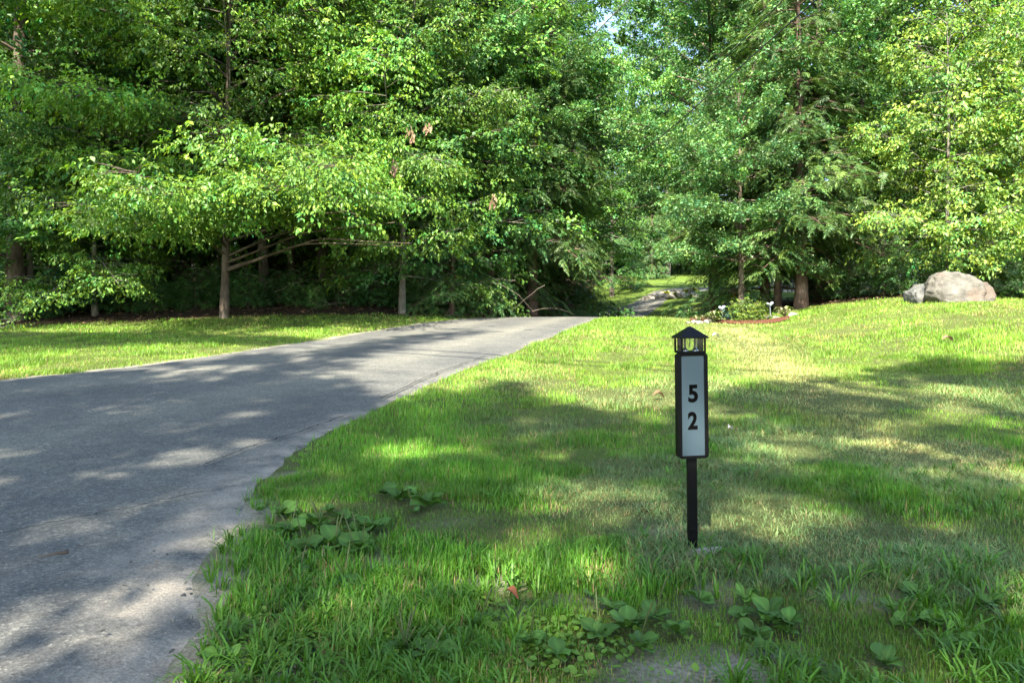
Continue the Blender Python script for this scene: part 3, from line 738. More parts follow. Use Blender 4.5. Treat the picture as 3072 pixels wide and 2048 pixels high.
def streak_prob(X, Y):
    px, py = to_px(X, np.maximum(Y, .5), gz(X, Y)); s = np.zeros(np.shape(X))
    for P in STREAK: s = np.maximum(s, inside(px, py, P) * .8)
    return np.where(np.asarray(Y) > 8, s, 0)
lv, lt, li = spray('diamond', np.random.default_rng(90), .62, .24, 17, .5, .3)
shade_trees = [(-9.5, -9.5), (-3.0, -12.0), (3.5, -9.0), (10.5, -8.0), (-15.0, -3.5), (-19.0, 3.0)]
r = np.random.default_rng(77)
NP_ = 72000
hz = r.uniform(7.5, 25, NP_); tX = r.uniform(-17, 16, NP_); tY = r.uniform(1.0, 25, NP_)
# candidate twigs: a point on the ground carried up the sun's ray to height hz
up_ = (hz) / math.tan(SUN_EL)
PX_ = tX + SUN_H[0] * up_; PY_ = tY + SUN_H[1] * up_; PZ_ = gz(tX, tY) + hz
sp_ = shade_prob(tX, tY)
for ox, oy in ((.4, 0), (-.4, 0), (0, .65), (0, -.65)):      # stay clear of the sunny rim: a twig is wide
    e_ = np.interp(tY, [3, 8, 14], [.35, 1.0, 1.25]); sp_ = np.minimum(sp_, shade_prob(tX + ox * e_, tY + oy * e_))
sp_ = np.maximum(sp_, streak_prob(tX, tY))
keep = r.random(NP_) < sp_
best = np.full(NP_, 99.); who = np.zeros(NP_, int)
for k, (cx, cy_) in enumerate(shade_trees):
    rad = np.interp(PZ_, [6, 10, 17, 25], [5.5, 8.0, 7.5, 4.5])
    d = np.hypot(PX_ - cx, PY_ - cy_) / rad
    who = np.where(d < best, k, who); best = np.minimum(best, d)
keep &= (best < 1) & ~((PZ_ - H) < .50 * PY_ + .6)
keep &= r.random(NP_) < np.interp(tY, [1.5, 3, 4, 8, 20], [.30, .28, .29, .52, 1.0])
SHADE_LABELS = ["tall shade tree behind the camera left of centre", "tall shade tree straight behind the camera", "tall shade tree behind the camera right of centre",
                "shade tree to the right behind the camera", "shade tree on the far left beside the road mouth", "shade tree by the left verge just outside the picture"]
for k, (cx, cy_) in enumerate(shade_trees):
    m = np.nonzero(keep & (who == k))[0]
    t = empty("maple_tree", (cx, cy_, 0)); tag(t, SHADE_LABELS[k], "tree", "shade trees behind the camera")
    Pn = np.stack([PX_[m] - cx, PY_[m] - cy_, PZ_[m]], 1)
    D = np.stack([Pn[:, 0], Pn[:, 1], r.normal(0, 1.5, len(m))], 1) + r.normal(0, 2, (len(m), 3)); D[:, 2] *= .4
    W, T = place(lv, lt, frames(D, r.normal(0, .4, len(m))), r.uniform(.8, 1.25, len(m)), Pn)
    mesh_np("crown", W, T, M_leaf, t, col=leaf_colours(r, len(m), li, G_maple))
    wd = Acc(); zt = np.linspace(0, 1, 10)
    wd.add(*tube(np.stack([.2 * np.sin(zt * 4), .2 * np.cos(zt * 3) - .2, zt * 23 - .2], 1), .30 * (1 - .85 * zt), 10))
    for q_ in m[::9]:
        e = np.array([PX_[q_] - cx, PY_[q_] - cy_, PZ_[q_]]); z0 = max(4.0, e[2] - np.hypot(e[0], e[1]) * .6)
        a = np.array([0, 0, z0]); s = np.linspace(0, 1, 4)[:, None]
        wd.add(*tube(a * (1 - s) + e * s + np.array([0, 0, .5]) * (s * (1 - s)), [.05, .035, .02, .006], 3))
    mesh_np("trunk", *wd.out()[:2], M_bark_grey, t, smooth=True)

W_ = [ # px, py, leaf length, leaves, stalks
    (290, 538, 0.111, 11, 2, "A"), (318, 530, 0.117, 12, 2, "A"), (345, 524, 0.111, 11, 1, "A"), (372, 533, 0.111, 11, 1, "A"), (305, 556, 0.111, 11, 2, "A"), (335, 550, 0.124, 12, 2, "A"), (362, 553, 0.117, 11, 1, "A"), (283, 518, 0.104, 9, 1, "A"),
    (400, 502, 0.111, 11, 1, "B"), (428, 508, 0.124, 11, 1, "B"), (385, 497, 0.091, 9, 0, "B"),
    (212, 628, .075, 8, 2, "C"), (226, 668, .075, 7, 1, "C"),
    (405, 655, .085, 9, 5, "D"), (432, 662, .085, 8, 1, "D"), (345, 590, .065, 8, 2, "E"), (300, 578, .065, 8, 1, "E"),
    (598, 640, .080, 10, 1, "F"), (628, 632, .080, 9, 0, "F"), (655, 622, .075, 9, 1, "F"), (678, 638, .075, 9, 0, "F"), (640, 652, .075, 9, 1, "F"), (610, 612, .07, 7, 0, "F"),
    (745, 604, .080, 8, 0, "G"), (770, 620, .078, 10, 0, "G"), (790, 630, .085, 9, 0, "G"), (755, 640, .07, 8, 0, "G"), (700, 605, .07, 8, 1, "G"),
    (915, 600, .075, 8, 0, "H"), (935, 628, .075, 8, 0, "H"), (965, 655, .075, 8, 0, "H"), (990, 610, .07, 8, 0, "H"), (515, 592, .085, 3, 0, "I"), (480, 630, .07, 8, 1, "J"), (530, 650, .07, 8, 1, "J"), (885, 668, .07, 7, 0, "H"), (560, 662, .07, 7, 0, "J")]
_wr = np.random.default_rng(8)
for _b in list(W_):
    if _b[5] in 'ABFGHJEC' and _wr.random() < .55: W_.append((_b[0] + _wr.uniform(-32, 32), min(676, _b[1] + _wr.uniform(-16, 18)), _b[2] * _wr.uniform(.5, .85), int(_wr.integers(5, 9)), int(_wr.integers(0, 2)), _b[5]))
W_ = [w_ for w_ in W_ if not inside(*[np.array([c_]) for c_ in ground_at(w_[0], w_[1])], ROAD)[0]]
WEED_SPOTS = [(*ground_at(w_[0], w_[1]), w_[2] * 1.3) for w_ in W_]
# ------------------------------------------------------------------ grass
def lawn_ok(X, Y):
    ok = ~inside(X, Y, ROAD)
    fl = forest_left(X, Y); fr = forest_right(X, Y)
    return ok & (fl < .35) & (fr < .25)
def blades(n, y0, y1, ppow, hgt, wid, seg, seed, side=1.35, tuft=False):
    r = np.random.default_rng(seed)
    # screen-even density between the two distances
    uu = r.random(n)
    if ppow == 0: Y = y0 + (y1 - y0) * uu
    else: Y = (y0 ** -ppow + uu * (y1 ** -ppow - y0 ** -ppow)) ** (-1 / ppow)
    X = r.uniform(-1, 1, n) * (.75 * Y * side + .4)
    dr = dist_poly(X, Y, Rp[40:400:2]); dl = dist_poly(X, Y, Lp[40:400:2])
    k = lawn_ok(X, Y) | ((np.minimum(dr, dl) < .085 * r.random(n)) & (Y > 3.2)); X, Y, dr, dl = X[k], Y[k], dr[k], dl[k]
    n = len(X)
    so_ = soil_amount(X, Y, dr, dl)
    wk = np.zeros(n)
    if y0 < 4.1:
        for (wx_, wy_, wr_) in WEED_SPOTS: wk = np.maximum(wk, 1 - ss(np.hypot(X - wx_, Y - wy_), wr_ * .55, wr_ * 1.15))
    k = r.random(n) > np.maximum(so_ * 1.02, wk * .88); X, Y, dr, dl = X[k], Y[k], dr[k], dl[k]; n = len(X)
    Z = gz(X, Y) - .004
    c1 = fbm(X * 1.7, Y * 1.7, 4); c2 = fbm(X * .55 + 40, Y * .55 + 8, 4); c3 = fbm(X * 5 + 9, Y * 5 + 3, 3)
    # kinds of turf: lush green, dry straw, grey fescue
    lush = ss(c1 * .55 + c3 * .45 + .10 * (1 - ss(dr, .2, 2.2)), .42, .60)
    dry = ss(c2 * .6 + c3 * .4 + .05 * ss(X - np.interp(Y, [4, 16], [3.6, 5.6]), -.5, 2.5) , .53, .69)
    grey = ss(fbm(X * .9 + 70, Y * .9 + 20, 4), .47, .58) * (1 - ss(Y, 7.5, 11)) * ss(X, -.9, .3)
    hh = hgt * (.35 + 1.1 * c1) * r.uniform(.55, 1.35, n) * (.75 + .55 * lush) * (1 - .25 * dry)
    ww = np.maximum(wid, .00075 * Y) * r.uniform(.7, 1.35, n) * (.65 + .6 * lush) 
    az = r.uniform(0, 2 * np.pi, n); lean = np.abs(r.normal(.35, .35, n)) + .55 * grey
    base = np.array([.115, .232, .023]); cl = np.array([.100, .250, .020]); cd = np.array([.33, .265, .11]); cg = np.array([.20, .265, .12]); cy_ = np.array([.172, .258, .028])
    col = base[None] * np.ones((n, 1))
    col = col + (cl - col) * lush[:, None]
    yl = ss(Y, 5.0, 9.0) * (1 - .35 * lush); col = col + (cy_ - col) * (yl * .75)[:, None]
    col = col + (cg - col) * (grey * .6)[:, None]
    band = np.exp(-((X - np.interp(Y, [2, 4, 9.8, 15.9, 20], [2.2, 2.9, 4.0, 5.2, 5.9])) / (.28 + .03 * Y)) ** 2) * ss(Y, 3, 6)
    col = col + (np.array([.34, .36, .13]) - col) * (band * .8)[:, None]; hh = hh * (1 - .25 * band)
    pd = r.random(n) < (.05 + .36 * dry + .09 * grey + .15 * band)
    col = np.where(pd[:, None], cd * r.uniform(.6, 1.15, (n, 1)), col)
    st_ = np.sin((X - np.interp(Y, [2, 4, 9.8, 15.9, 20], [2.2, 2.9, 4.0, 5.2, 5.9])) * 2 * np.pi / 1.15); col = col * (1 + .13 * ss(st_, -.4, .4) * ss(Y, 4.5, 8) - .06)[:, None]
    clump = fbm(X * 2.6 + 15, Y * 2.6 + 33, 4); clump2 = fbm(X * .7 + 5, Y * .7 + 63, 3)
    col = col * (.78 + .44 * ss(clump * .6 + clump2 * .4, .34, .66))[:, None]
    col = col * np.clip(1 + r.normal(0, .20, (n, 1)), .5, 1.6); col[:, 0] *= 1 + r.normal(0, .12, n)
    col = np.clip(col, .006, .6)
    d = np.stack([np.cos(az), np.sin(az), np.zeros(n)], 1); p = np.stack([-np.sin(az), np.cos(az), np.zeros(n)], 1)
    # turn each blade's face at random
    b = np.stack([X, Y, Z], 1); up = np.array([0, 0, 1.])
    l1 = lean[:, None]; hh_ = hh[:, None]; ww_ = ww[:, None]
    mid = b + up * hh_ * .58 / (1 + .25 * l1) + d * hh_ * l1 * .28
    tip = b + up * hh_ * np.maximum(.25, (1 - .32 * l1)) + d * hh_ * l1 * .95
    if seg == 2:
        V = np.stack([b - p * ww_ * .5, b + p * ww_ * .5, mid + p * ww_ * .42, mid - p * ww_ * .42, tip], 1).reshape(-1, 3)
        t = np.array([[0, 1, 2], [0, 2, 3], [3, 2, 4]]); kk = 5
    else:
        V = np.stack([b - p * ww_ * .6, b + p * ww_ * .6, tip], 1).reshape(-1, 3); t = np.array([[0, 1, 2]]); kk = 3
    T = (t[None] + (np.arange(n) * kk)[:, None, None]).reshape(-1, 3)
    return V, T, np.repeat(col, kk, 0)
ga = Acc()
for args in ((290000, 1.5, 4.2, 1.0, .052, .0036, 2, 1), (330000, 4.0, 9.5, 1.2, .055, .0040, 1, 2), (360000, 9.2, 24, 1.0, .060, .0050, 1, 3, 1.15)):
    V, T, c_ = blades(*args); ga.add(V, T, c_)
V, T, c_ = ga.out()
go = mesh_np("grass", V, T, M_grass, col=c_); tag(go, "mown green and straw coloured grass of the lawns", "grass", kind="stuff")

# coarse bright grass tufts scattered among the finer turf near the camera
def tufts(n, seed):
    r = np.random.default_rng(seed); A = Acc()
    Y = 1.9 + (5.2 - 1.9) * r.random(n) ** 1.3; X = r.uniform(-1, 1, n) * (.78 * Y + .3)
    k = lawn_ok(X, Y) & (fbm(X * 1.7, Y * 1.7, 4) + .12 * (1 - ss(Y, 2.3, 3.4)) > .50); X, Y = X[k], Y[k]
    for x, y in zip(X, Y):
        m = r.integers(6, 14); z = float(gz(x, y))
        az = r.uniform(0, 6.28, m); L = r.uniform(.05, .125, m) * (1.1 if y < 3 else .85); ln = r.uniform(.3, 1.3, m)
        d = np.stack([np.cos(az), np.sin(az), 0 * az], 1); p = np.stack([-np.sin(az), np.cos(az), 0 * az], 1); up = np.array([0, 0, 1.])
        b = np.array([x, y, z]) + d * .012; wv = r.uniform(.0045, .0085, m)[:, None]; L = L[:, None]; ln = ln[:, None]
        m1 = b + up * L * .45 + d * L * .22 * ln; m2 = b + up * L * (.75 - .12 * ln) + d * L * .55 * ln; tp = b + up * L * (.85 - .38 * ln) + d * L * .95 * ln
        V = np.stack([b - p * wv * .4, b + p * wv * .4, m1 + p * wv * .5, m1 - p * wv * .5, m2 + p * wv * .4, m2 - p * wv * .4, tp], 1).reshape(-1, 3)
        t = np.array([[0, 1, 2], [0, 2, 3], [3, 2, 4], [3, 4, 5], [5, 4, 6]])
        T = (t[None] + (np.arange(m) * 7)[:, None, None]).reshape(-1, 3)
        c = np.array([.085, .205, .018]) * r.uniform(.75, 1.25) * np.clip(1 + r.normal(0, .15, (m, 1)), .6, 1.5)
        A.add(V, T, np.repeat(c, 7, 0))
    return A.out()
V, T, c_ = tufts(1500, 31)
to = mesh_np("coarse_grass", V, T, M_grass, col=c_); tag(to, "coarse bright green grass tufts scattered through the near lawn", "grass", kind="stuff")

# tiny round clover-like leaves carpeting the bare corner
def carpet(n, seed):
    r = np.random.default_rng(seed)
    cs = [ground_at(*p) for p in ((300, 640), (345, 655), (325, 610), (270, 640), (395, 600), (560, 640), (470, 660))]
    P = np.concatenate([np.array(c)[None] + r.normal(0, .16, (n // 7, 2)) * np.array([[1.1, .8]]) for c in cs])
    k = lawn_ok(P[:, 0], P[:, 1]); P = P[k]; n = len(P)
    th = np.linspace(0, 2 * np.pi, 7)[:-1]
    lv_ = np.concatenate([[[0, 0, .0]], np.stack([np.cos(th) * .5, np.sin(th) * .42, np.full(6, .10)], 1)])
    lt_ = np.array([[0, i, i % 6 + 1] for i in range(1, 7)])
    D = np.stack([r.normal(0, 1, n), r.normal(0, 1, n), r.normal(0, .35, n)], 1)
    P3 = np.column_stack([P, gz(P[:, 0], P[:, 1]) + r.uniform(.006, .03, n)])
    V, T = place(lv_, lt_, frames(D, r.normal(0, .35, n)), r.uniform(.014, .032, n), P3)
    c = np.array([.12, .225, .03]) * np.clip(1 + r.normal(0, .2, (n, 1)), .5, 1.5)
    return V, T, np.repeat(c, 7, 0)
V, T, c_ = carpet(3300, 41)
co = mesh_np("clover", V, T, M_weed, col=c_); tag(co, "low carpet of small rounded weed leaves in the bare corner", "ground cover", kind="stuff")

# leaf litter and twigs on the floor of the wood
r = np.random.default_rng(61)
n = 9000; Y = r.uniform(18.2, 27, n); X = r.uniform(-20, 16, n)
k = (forest_left(X, Y) > -.1) | (forest_right(X, Y) > .05); X, Y = X[k], Y[k]; n = len(X)
lv_, lt_ = leaf_pts('diamond')
V, T = place(lv_, lt_, frames(r.normal(0, 1, (n, 3)) * [1, 1, .3], r.normal(0, .4, n)), r.uniform(.08, .16, n), np.column_stack([X, Y, gz(X, Y) + .02]))
c = np.array([.12, .078, .045]) * np.clip(1 + r.normal(0, .45, (n, 1)), .3, 1.8)
lo = mesh_np("leaf_litter", V, T, M_dry, col=np.repeat(c, 4, 0)); tag(lo, "brown fallen leaves covering the floor of the woods", "leaf litter", kind="stuff")
# bare dead twigs between the left trunks
A = Acc()
for k in range(150):
    px = r.uniform(75, 205) if k < 90 else r.uniform(150, 560)
    Y = r.uniform(18.4, 20.4) if k < 90 else r.uniform(20.5, 23.5); X = (px - CX) / F * Y
    z = H - (r.uniform(80, 140) - HY) / F * Y if k < 90 else gz(X, Y) + r.uniform(.1, 2.6)
    a = r.normal(0, .6) + (math.pi if r.random() < .5 else 0); L = r.uniform(.5, 1.8); s = np.linspace(0, 1, 6)
    P = np.stack([X + np.cos(a) * L * s, Y + r.normal(0, .25) * s * L, z + L * (r.normal(0, .25) * s - r.uniform(.1, .5) * s ** 2)], 1) + r.normal(0, .02, (6, 3))
    A.add(*tube(P, r.uniform(.006, .014) * (1 - .8 * s), 3))
V, T, _ = A.out()
tw = mesh_np("undergrowth", V, T, M_twig); tag(tw, "tangle of bare dead twigs between the trunks of the left woods", "dead twigs", kind="stuff")
# brown dead leaf bunches hanging in the beech
inv = big.matrix_basis.inverted()
for px, py, Y in ((411, 134, 14.2), (428, 127, 14.4), (492, 199, 14.5), (394, 167, 14.1)):
    n = 22; p0 = np.array([(px - CX) / F * Y - big.location.x, Y - big.location.y, H - (py - HY) / F * Y - big.location.z]) / 1.05
    D = np.stack([r.normal(0, .3, n), r.normal(0, .3, n), -np.ones(n)], 1)
    V, T = place(*leaf_pts('ovate'), frames(D, r.uniform(0, 3, n), (0.2, 1, .1)), r.uniform(.07, .125, n), p0 + r.normal(0, .045, (n, 3)) * [1, 1, 1.6])
    c = np.array([.30, .20, .125]) * np.clip(1 + r.normal(0, .2, (n, 1)), .5, 1.5)
    o = mesh_np("dead_leaf_bunch", V, T, M_dry, big, col=np.repeat(c, 6, 0)); o["label"] = "brown withered leaf bunch"

# ------------------------------------------------------------------ address sign
def pm(px3): return px3 / 3.0
SY = 3.15; KS = SY / F / 3.0        # metres per pixel of the 3072 wide photograph at the sign
sx = (2078 / 3.0 - CX) / F * SY
M_black = plain("black_paint", (.002, .002, .002), .45, 0, .12, 30, .3)
M_roof = plain("black_plastic", (.003, .003, .003), .4, 0, .15, 20, .3)
M_plate = plain("silver_reflective_sheet", (.062, .094, .116), .3, .4, .5, 3, .05)
M_digit = plain("black_vinyl", (.002, .002, .002), .8, 0, .03)
M_chrome = plain("lamp_chrome", (.5, .52, .55), .18, 1.0)
M_tube = plain("brown_lamp_stem", (.10, .07, .055), .35)
def glass_mat():
    m, n, l, out = mat("clear_glass")
    gl = N(n, "ShaderNodeBsdfGlossy"); gl.inputs['Roughness'].default_value = .03
    tr = N(n, "ShaderNodeBsdfTransparent"); tr.inputs[0].default_value = (.93, .95, .94, 1)
    fr = N(n, "ShaderNodeFresnel"); fr.inputs[0].default_value = 1.45
    mx = N(n, "ShaderNodeMixShader"); l.new(fr.outputs[0], mx.inputs[0]); l.new(tr.outputs[0], mx.inputs[1]); l.new(gl.outputs[0], mx.inputs[2])
    l.new(mx.outputs[0], out.inputs[0]); return m
M_glass = glass_mat()
sgz = float(gz(sx, SY))
sign = empty("address_sign", (sx, SY, sgz), R(5)); sign.rotation_euler = (0, R(.7) * -1, R(7))
tag(sign, "black lantern topped address post with silver plate reading 5 2 on the lawn", "address sign")
zf = lambda y: (1655 - y) * KS      # height above ground of a row of the photograph
post_top, pan_b, pan_t = zf(1385), zf(1370), zf(1057)
bm = bmesh.new(); bm_box(bm, -.0215, .0215, -.013, .013, .10, pan_t - .02, .003)
r_ = bmesh.ops.create_cube(bm, size=1.0)
for v in r_['verts']:
    v.co = Vector((v.co.x * (.043 if v.co.z > 0 else .012) , v.co.y * (.026 if v.co.z > 0 else .01), .10 if v.co.z > 0 else -.12))
bm_obj("post", bm, M_black, sign)
hw = 92 * KS / 2
bm = bmesh.new()
def rrect(bm, w_, z0, z1, rad, y):
    vs = []
    for cx, cz, a0 in ((w_ - rad, z1 - rad, 0), (-w_ + rad, z1 - rad, 90), (-w_ + rad, z0 + rad, 180), (w_ - rad, z0 + rad, 270)):
        for a in np.linspace(a0, a0 + 90, 6): vs.append(bm.verts.new((cx + rad * math.cos(R(a)), y, cz + rad * math.sin(R(a)))))
    return vs
fr_w = 10.5 * KS
lo_ = [rrect(bm, hw, pan_b, pan_t, .017, -.014), rrect(bm, hw, pan_b, pan_t, .017, .030)]
li_ = [rrect(bm, hw - fr_w, pan_b + fr_w * .8, pan_t - fr_w * .8, .004, -.014), rrect(bm, hw - fr_w, pan_b + fr_w * .8, pan_t - fr_w * .8, .004, .030)]
nn = len(lo_[0])
for a in range(nn):
    b = (a + 1) % nn
    bm.faces.new((lo_[0][a], lo_[0][b], li_[0][b], li_[0][a])); bm.faces.new((lo_[1][a], li_[1][a], li_[1][b], lo_[1][b]))
    bm.faces.new((lo_[0][a], lo_[1][a], lo_[1][b], lo_[0][b])); bm.faces.new((li_[0][a], li_[0][b], li_[1][b], li_[1][a]))
bm_obj("panel_frame", bm, M_black, sign).location.y = -.016
bm = bmesh.new(); bm_box(bm, -hw + fr_w - .001, hw - fr_w + .001, -.0245, -.0195, pan_b + fr_w * .8 - .001, pan_t - fr_w * .8 + .001)
plate = bm_obj("number_plate", bm, M_plate, sign)
def digit_mesh(ch):
    cu = bpy.data.curves.new("digit_curve", 'FONT'); cu.body = ch; cu.size = 1.0; cu.offset = .036; cu.extrude = .004; cu.align_x = 'CENTER'
    o = bpy.data.objects.new("digit_curve", cu); COL.objects.link(o)
    bpy.context.view_layer.update()
    me = bpy.data.meshes.new_from_object(o.evaluated_get(bpy.context.evaluated_depsgraph_get()))
    bpy.data.objects.remove(o); bpy.data.curves.remove(cu)
    return me
for ch, y0, y1, cx in (("5", 1150.5, 1203.5, 2073.5), ("2", 1231, 1284, 2071.5)):
    me = digit_mesh(ch); co_ = np.zeros(len(me.vertices) * 3); me.vertices.foreach_get("co", co_); co_ = co_.reshape(-1, 3)
    w_ = 30 * KS; hh = (y1 - y0) * KS
    co_[:, 0] = (co_[:, 0] - (co_[:, 0].min() + co_[:, 0].max()) / 2) / np.ptp(co_[:, 0]) * w_
    co_[:, 1] = (co_[:, 1] - co_[:, 1].min()) / np.ptp(co_[:, 1]) * hh
    V_ = np.stack([co_[:, 0] + (cx - 2073) * KS, -.0255 - co_[:, 2] * .15, zf(y1) + co_[:, 1]], 1)
    me.vertices.foreach_set("co", V_.ravel()); me.update(); me.materials.clear(); me.materials.append(M_digit); me.name = "digit"
    d_ = link("digit", me, plate); d_["label"] = "black numeral " + ch
# lantern
lz0, lz1, rz1 = zf(1055), zf(1013), zf(978)
lw = 76 * KS / 2
bm = bmesh.new(); bm_box(bm, -lw, lw, -lw * .8 + .004, lw * .8 + .004, lz0 - .004, lz0 + .006, .002)
bm_obj("lantern_base", bm, M_black, sign)
for ax in (-1, 1):
    for ay in (-1, 1):
        bm = bmesh.new(); bm_box(bm, ax * (lw - .004) - .004, ax * (lw - .004) + .004, ay * (lw * .8 - .004), ay * (lw * .8 - .004) + .008, lz0 + .006, lz1 + .003, .001)
        bm_obj("lantern_post", bm, M_black, sign)
for ax in (-1, 1):
    bm = bmesh.new(); bm_box(bm, ax * (lw - .010) - .0008, ax * (lw - .010) + .0008, -lw * .8 + .012, lw * .8 - .006, lz0 + .007, lz1)
    bm_obj("glass_pane", bm, M_glass, sign)
    bm = bmesh.new(); bm_box(bm, -lw + .012, lw - .012, .004 + ax * (lw * .8 - .008) - .0008, .004 + ax * (lw * .8 - .008) + .0008, lz0 + .007, lz1)
    bm_obj("glass_pane", bm, M_glass, sign)
for dx in (-.024, .024):
    A = Acc(); A.add(*tube([[dx, .004, lz0 + .016], [dx, .004, lz1 + .002]], .0052, 12)); V, T, _ = A.out()
    st_ = mesh_np("lamp_stem", V, T, M_tube, sign, smooth=True)
    zc = np.array([0, .002, .006, .011, .018]); rc = np.array([.016, .0165, .013, .008, .0053])
    V, T = tube(np.stack([np.full(5, dx), np.full(5, .004), lz0 + .006 + zc], 1), rc, 16)
    mesh_np("lamp_foot", V, T, M_chrome, st_, smooth=True)
bm = bmesh.new(); bm_box(bm, -.0018, .0018, .002, .006, lz0 + .022, lz1); bm_obj("lamp_filament", bm, M_tube, sign)
# roof: low pyramid with eaves
bm = bmesh.new(); ew = 89 * KS / 2; ed = ew * .82
e_b = [bm.verts.new((x, y + .004, lz1)) for x, y in ((-ew, -ed), (ew, -ed), (ew, ed), (-ew, ed))]
e_t = [bm.verts.new((x, y + .004, lz1 + .007)) for x, y in ((-ew, -ed), (ew, -ed), (ew, ed), (-ew, ed))]
ap = [bm.verts.new((x, y + .004, rz1)) for x, y in ((-.006, -.005), (.006, -.005), (.006, .005), (-.006, .005))]
bm.faces.new(e_b[::-1]); bm.faces.new(ap)
for a in range(4):
    b = (a + 1) % 4
    bm.faces.new((e_b[a], e_b[b], e_t[b], e_t[a])); bm.faces.new((e_t[a], e_t[b], ap[b], ap[a]))
bmesh.ops.bevel(bm, geom=list(bm.edges), offset=.0015, segments=2, affect='EDGES')
bm_obj("lantern_roof", bm, M_roof, sign)

# ------------------------------------------------------------------ rocks and stones
def stone_mat(name, c1, c2, c3, sc=4.0):
    m, n, l, out = mat(name)
    tc = N(n, "ShaderNodeTexCoord"); a = N(n, "ShaderNodeTexNoise"); a.inputs['Scale'].default_value = sc; a.inputs['Detail'].default_value = 9; a.inputs['Roughness'].default_value = .65
    b_ = N(n, "ShaderNodeTexNoise"); b_.inputs['Scale'].default_value = sc * .35; b_.inputs['Detail'].default_value = 4
    f = N(n, "ShaderNodeTexNoise"); f.inputs['Scale'].default_value = sc * 9; f.inputs['Detail'].default_value = 6; f.inputs['Roughness'].default_value = .8
    for x in (a, b_, f): l.new(tc.outputs['Object'], x.inputs[0])
    r1 = ramp(n, [(.3, c1), (.68, c2)]); l.new(a.outputs[0], r1.inputs[0])
    r2 = ramp(n, [(.52, (0, 0, 0)), (.66, (1, 1, 1))]); l.new(b_.outputs[0], r2.inputs[0])
    c = mixc(n, l, r2.outputs[0], r1.outputs[0], c3)
    r3 = ramp(n, [(.3, (.6, .6, .6)), (.7, (1.35, 1.35, 1.3))]); l.new(f.outputs[0], r3.inputs[0])
    c = mixc(n, l, 1.0, c, r3.outputs[0], 'MULTIPLY')
    p = N(n, "ShaderNodeBsdfPrincipled"); p.inputs['Roughness'].default_value = .9; p.inputs['Specular IOR Level'].default_value = .2
    l.new(c, p.inputs['Base Color'])
    bp = N(n, "ShaderNodeBump"); bp.inputs['Strength'].default_value = .7; bp.inputs['Distance'].default_value = .03
    l.new(a.outputs[0], bp.inputs['Height']); l.new(bp.outputs[0], p.inputs['Normal']); l.new(p.outputs[0], out.inputs[0]); return m
M_boulder = stone_mat("granite_tan", (.065, .060, .052), (.165, .155, .132), (.120, .092, .072), 4.5)
M_boulder2 = stone_mat("granite_grey", (.045, .047, .047), (.16, .16, .15), (.12, .11, .08), 4.0)
M_pale = stone_mat("pale_stone", (.18, .165, .145), (.36, .34, .30), (.24, .21, .17), 12.0)
def hull_rock(bm, pts):
    b2 = bmesh.new()
    for p in pts: b2.verts.new(p)
    bmesh.ops.convex_hull(b2, input=b2.verts)
    loose = [v for v in b2.verts if not v.link_faces]; bmesh.ops.delete(b2, geom=loose, context='VERTS')
    me = bpy.data.meshes.new("tmp"); b2.to_mesh(me); b2.free(); bm.from_mesh(me); bpy.data.meshes.remove(me)
def rough(bm, cuts, amp, sc, seed):
    bmesh.ops.triangulate(bm, faces=bm.faces)
    for _ in range(cuts):
        bmesh.ops.subdivide_edges(bm, edges=bm.edges, cuts=1, use_grid_fill=True, smooth=.06)
    bm.normal_update()
    for v in bm.verts:
        q_ = v.co * sc + Vector((seed, seed * 2, 0))
        v.co += v.normal * ((mnoise.fractal(q_, .8, 2.1, 6) - .6 * abs(mnoise.noise(q_ * 1.7 + Vector((3, 1, 7))))) * amp)
BY = 17.0; KB = BY / F / 4.98 / 3     # metres per pixel of the enlarged crop
bx, by_, bz = at((2600 + 1370 / 4.98) / 3, BY)
bo = empty("boulder", (bx, by_, bz), 0)
COL.objects.unlink(bo); bpy.data.objects.remove(bo)
prof = [(915, 540), (930, 650), (1000, 745), (1150, 745), (1650, 730), (1700, 560), (1650, 395), (1560, 300), (1350, 245), (1150, 225), (1050, 250), (990, 310), (945, 400)]
pts = []
for (x, y) in prof:
    X = (x - 1370) * KB; Z = (735 - y) * KB - .06
    for d, s in ((-.42, .80), (-.28, .97), (.1, 1.0), (.55, .75)):
        pts.append((X * s, d + .25 * max(0, Z) * (1 if d < 0 else -.3), Z * (.93 if abs(d) > .4 else 1)))
bm = bmesh.new(); hull_rock(bm, pts)
rough(bm, 3, .050, 3.0, 4.0)
b2 = bmesh.new()
pts = []
for (x, y) in [(1560, 745), (1800, 730), (1835, 600), (1800, 480), (1740, 410), (1640, 388), (1500, 420)]:
    X = (x - 1370) * KB; Z = (735 - y) * KB - .06
    for d, s in ((-.30, .97), (-.15, 1.0), (.45, .92)): pts.append((X * s, d + .2 * max(0, Z), Z))
hull_rock(b2, pts); rough(b2, 3, .045, 3.5, 9.0)
me = bpy.data.meshes.new("tmp"); b2.to_mesh(me); b2.free(); bm.from_mesh(me); bpy.data.meshes.remove(me)
o = bm_obj("boulder", bm, M_boulder, None, True); o.location = (bx, by_, bz); o.scale = (1, 1, .93)
tag(o, "large tan granite boulder on the rise at the right", "boulder")
bx2, by2, bz2 = at((2600 + 740 / 4.98) / 3, BY + .5)
pts = []
for (x, y) in [(555, 560), (575, 700), (930, 730), (1080, 700), (1020, 420), (930, 385), (840, 405), (750, 460), (640, 485), (575, 515)]:
    X = (x - 740) * KB; Z = (715 - y) * KB - .05
    for d, s in ((-.25, .93), (-.12, 1.0), (.45, .8)): pts.append((X * s, d + .25 * max(0, Z), Z))
bm = bmesh.new(); hull_rock(bm, pts); rough(bm, 3, .050, 4.0, 2.0)
o = bm_obj("boulder", bm, M_boulder2, None, True); o.location = (bx2 + .17, by2, bz2)
tag(o, "smaller grey angular boulder tucked behind the left of the large one", "boulder")

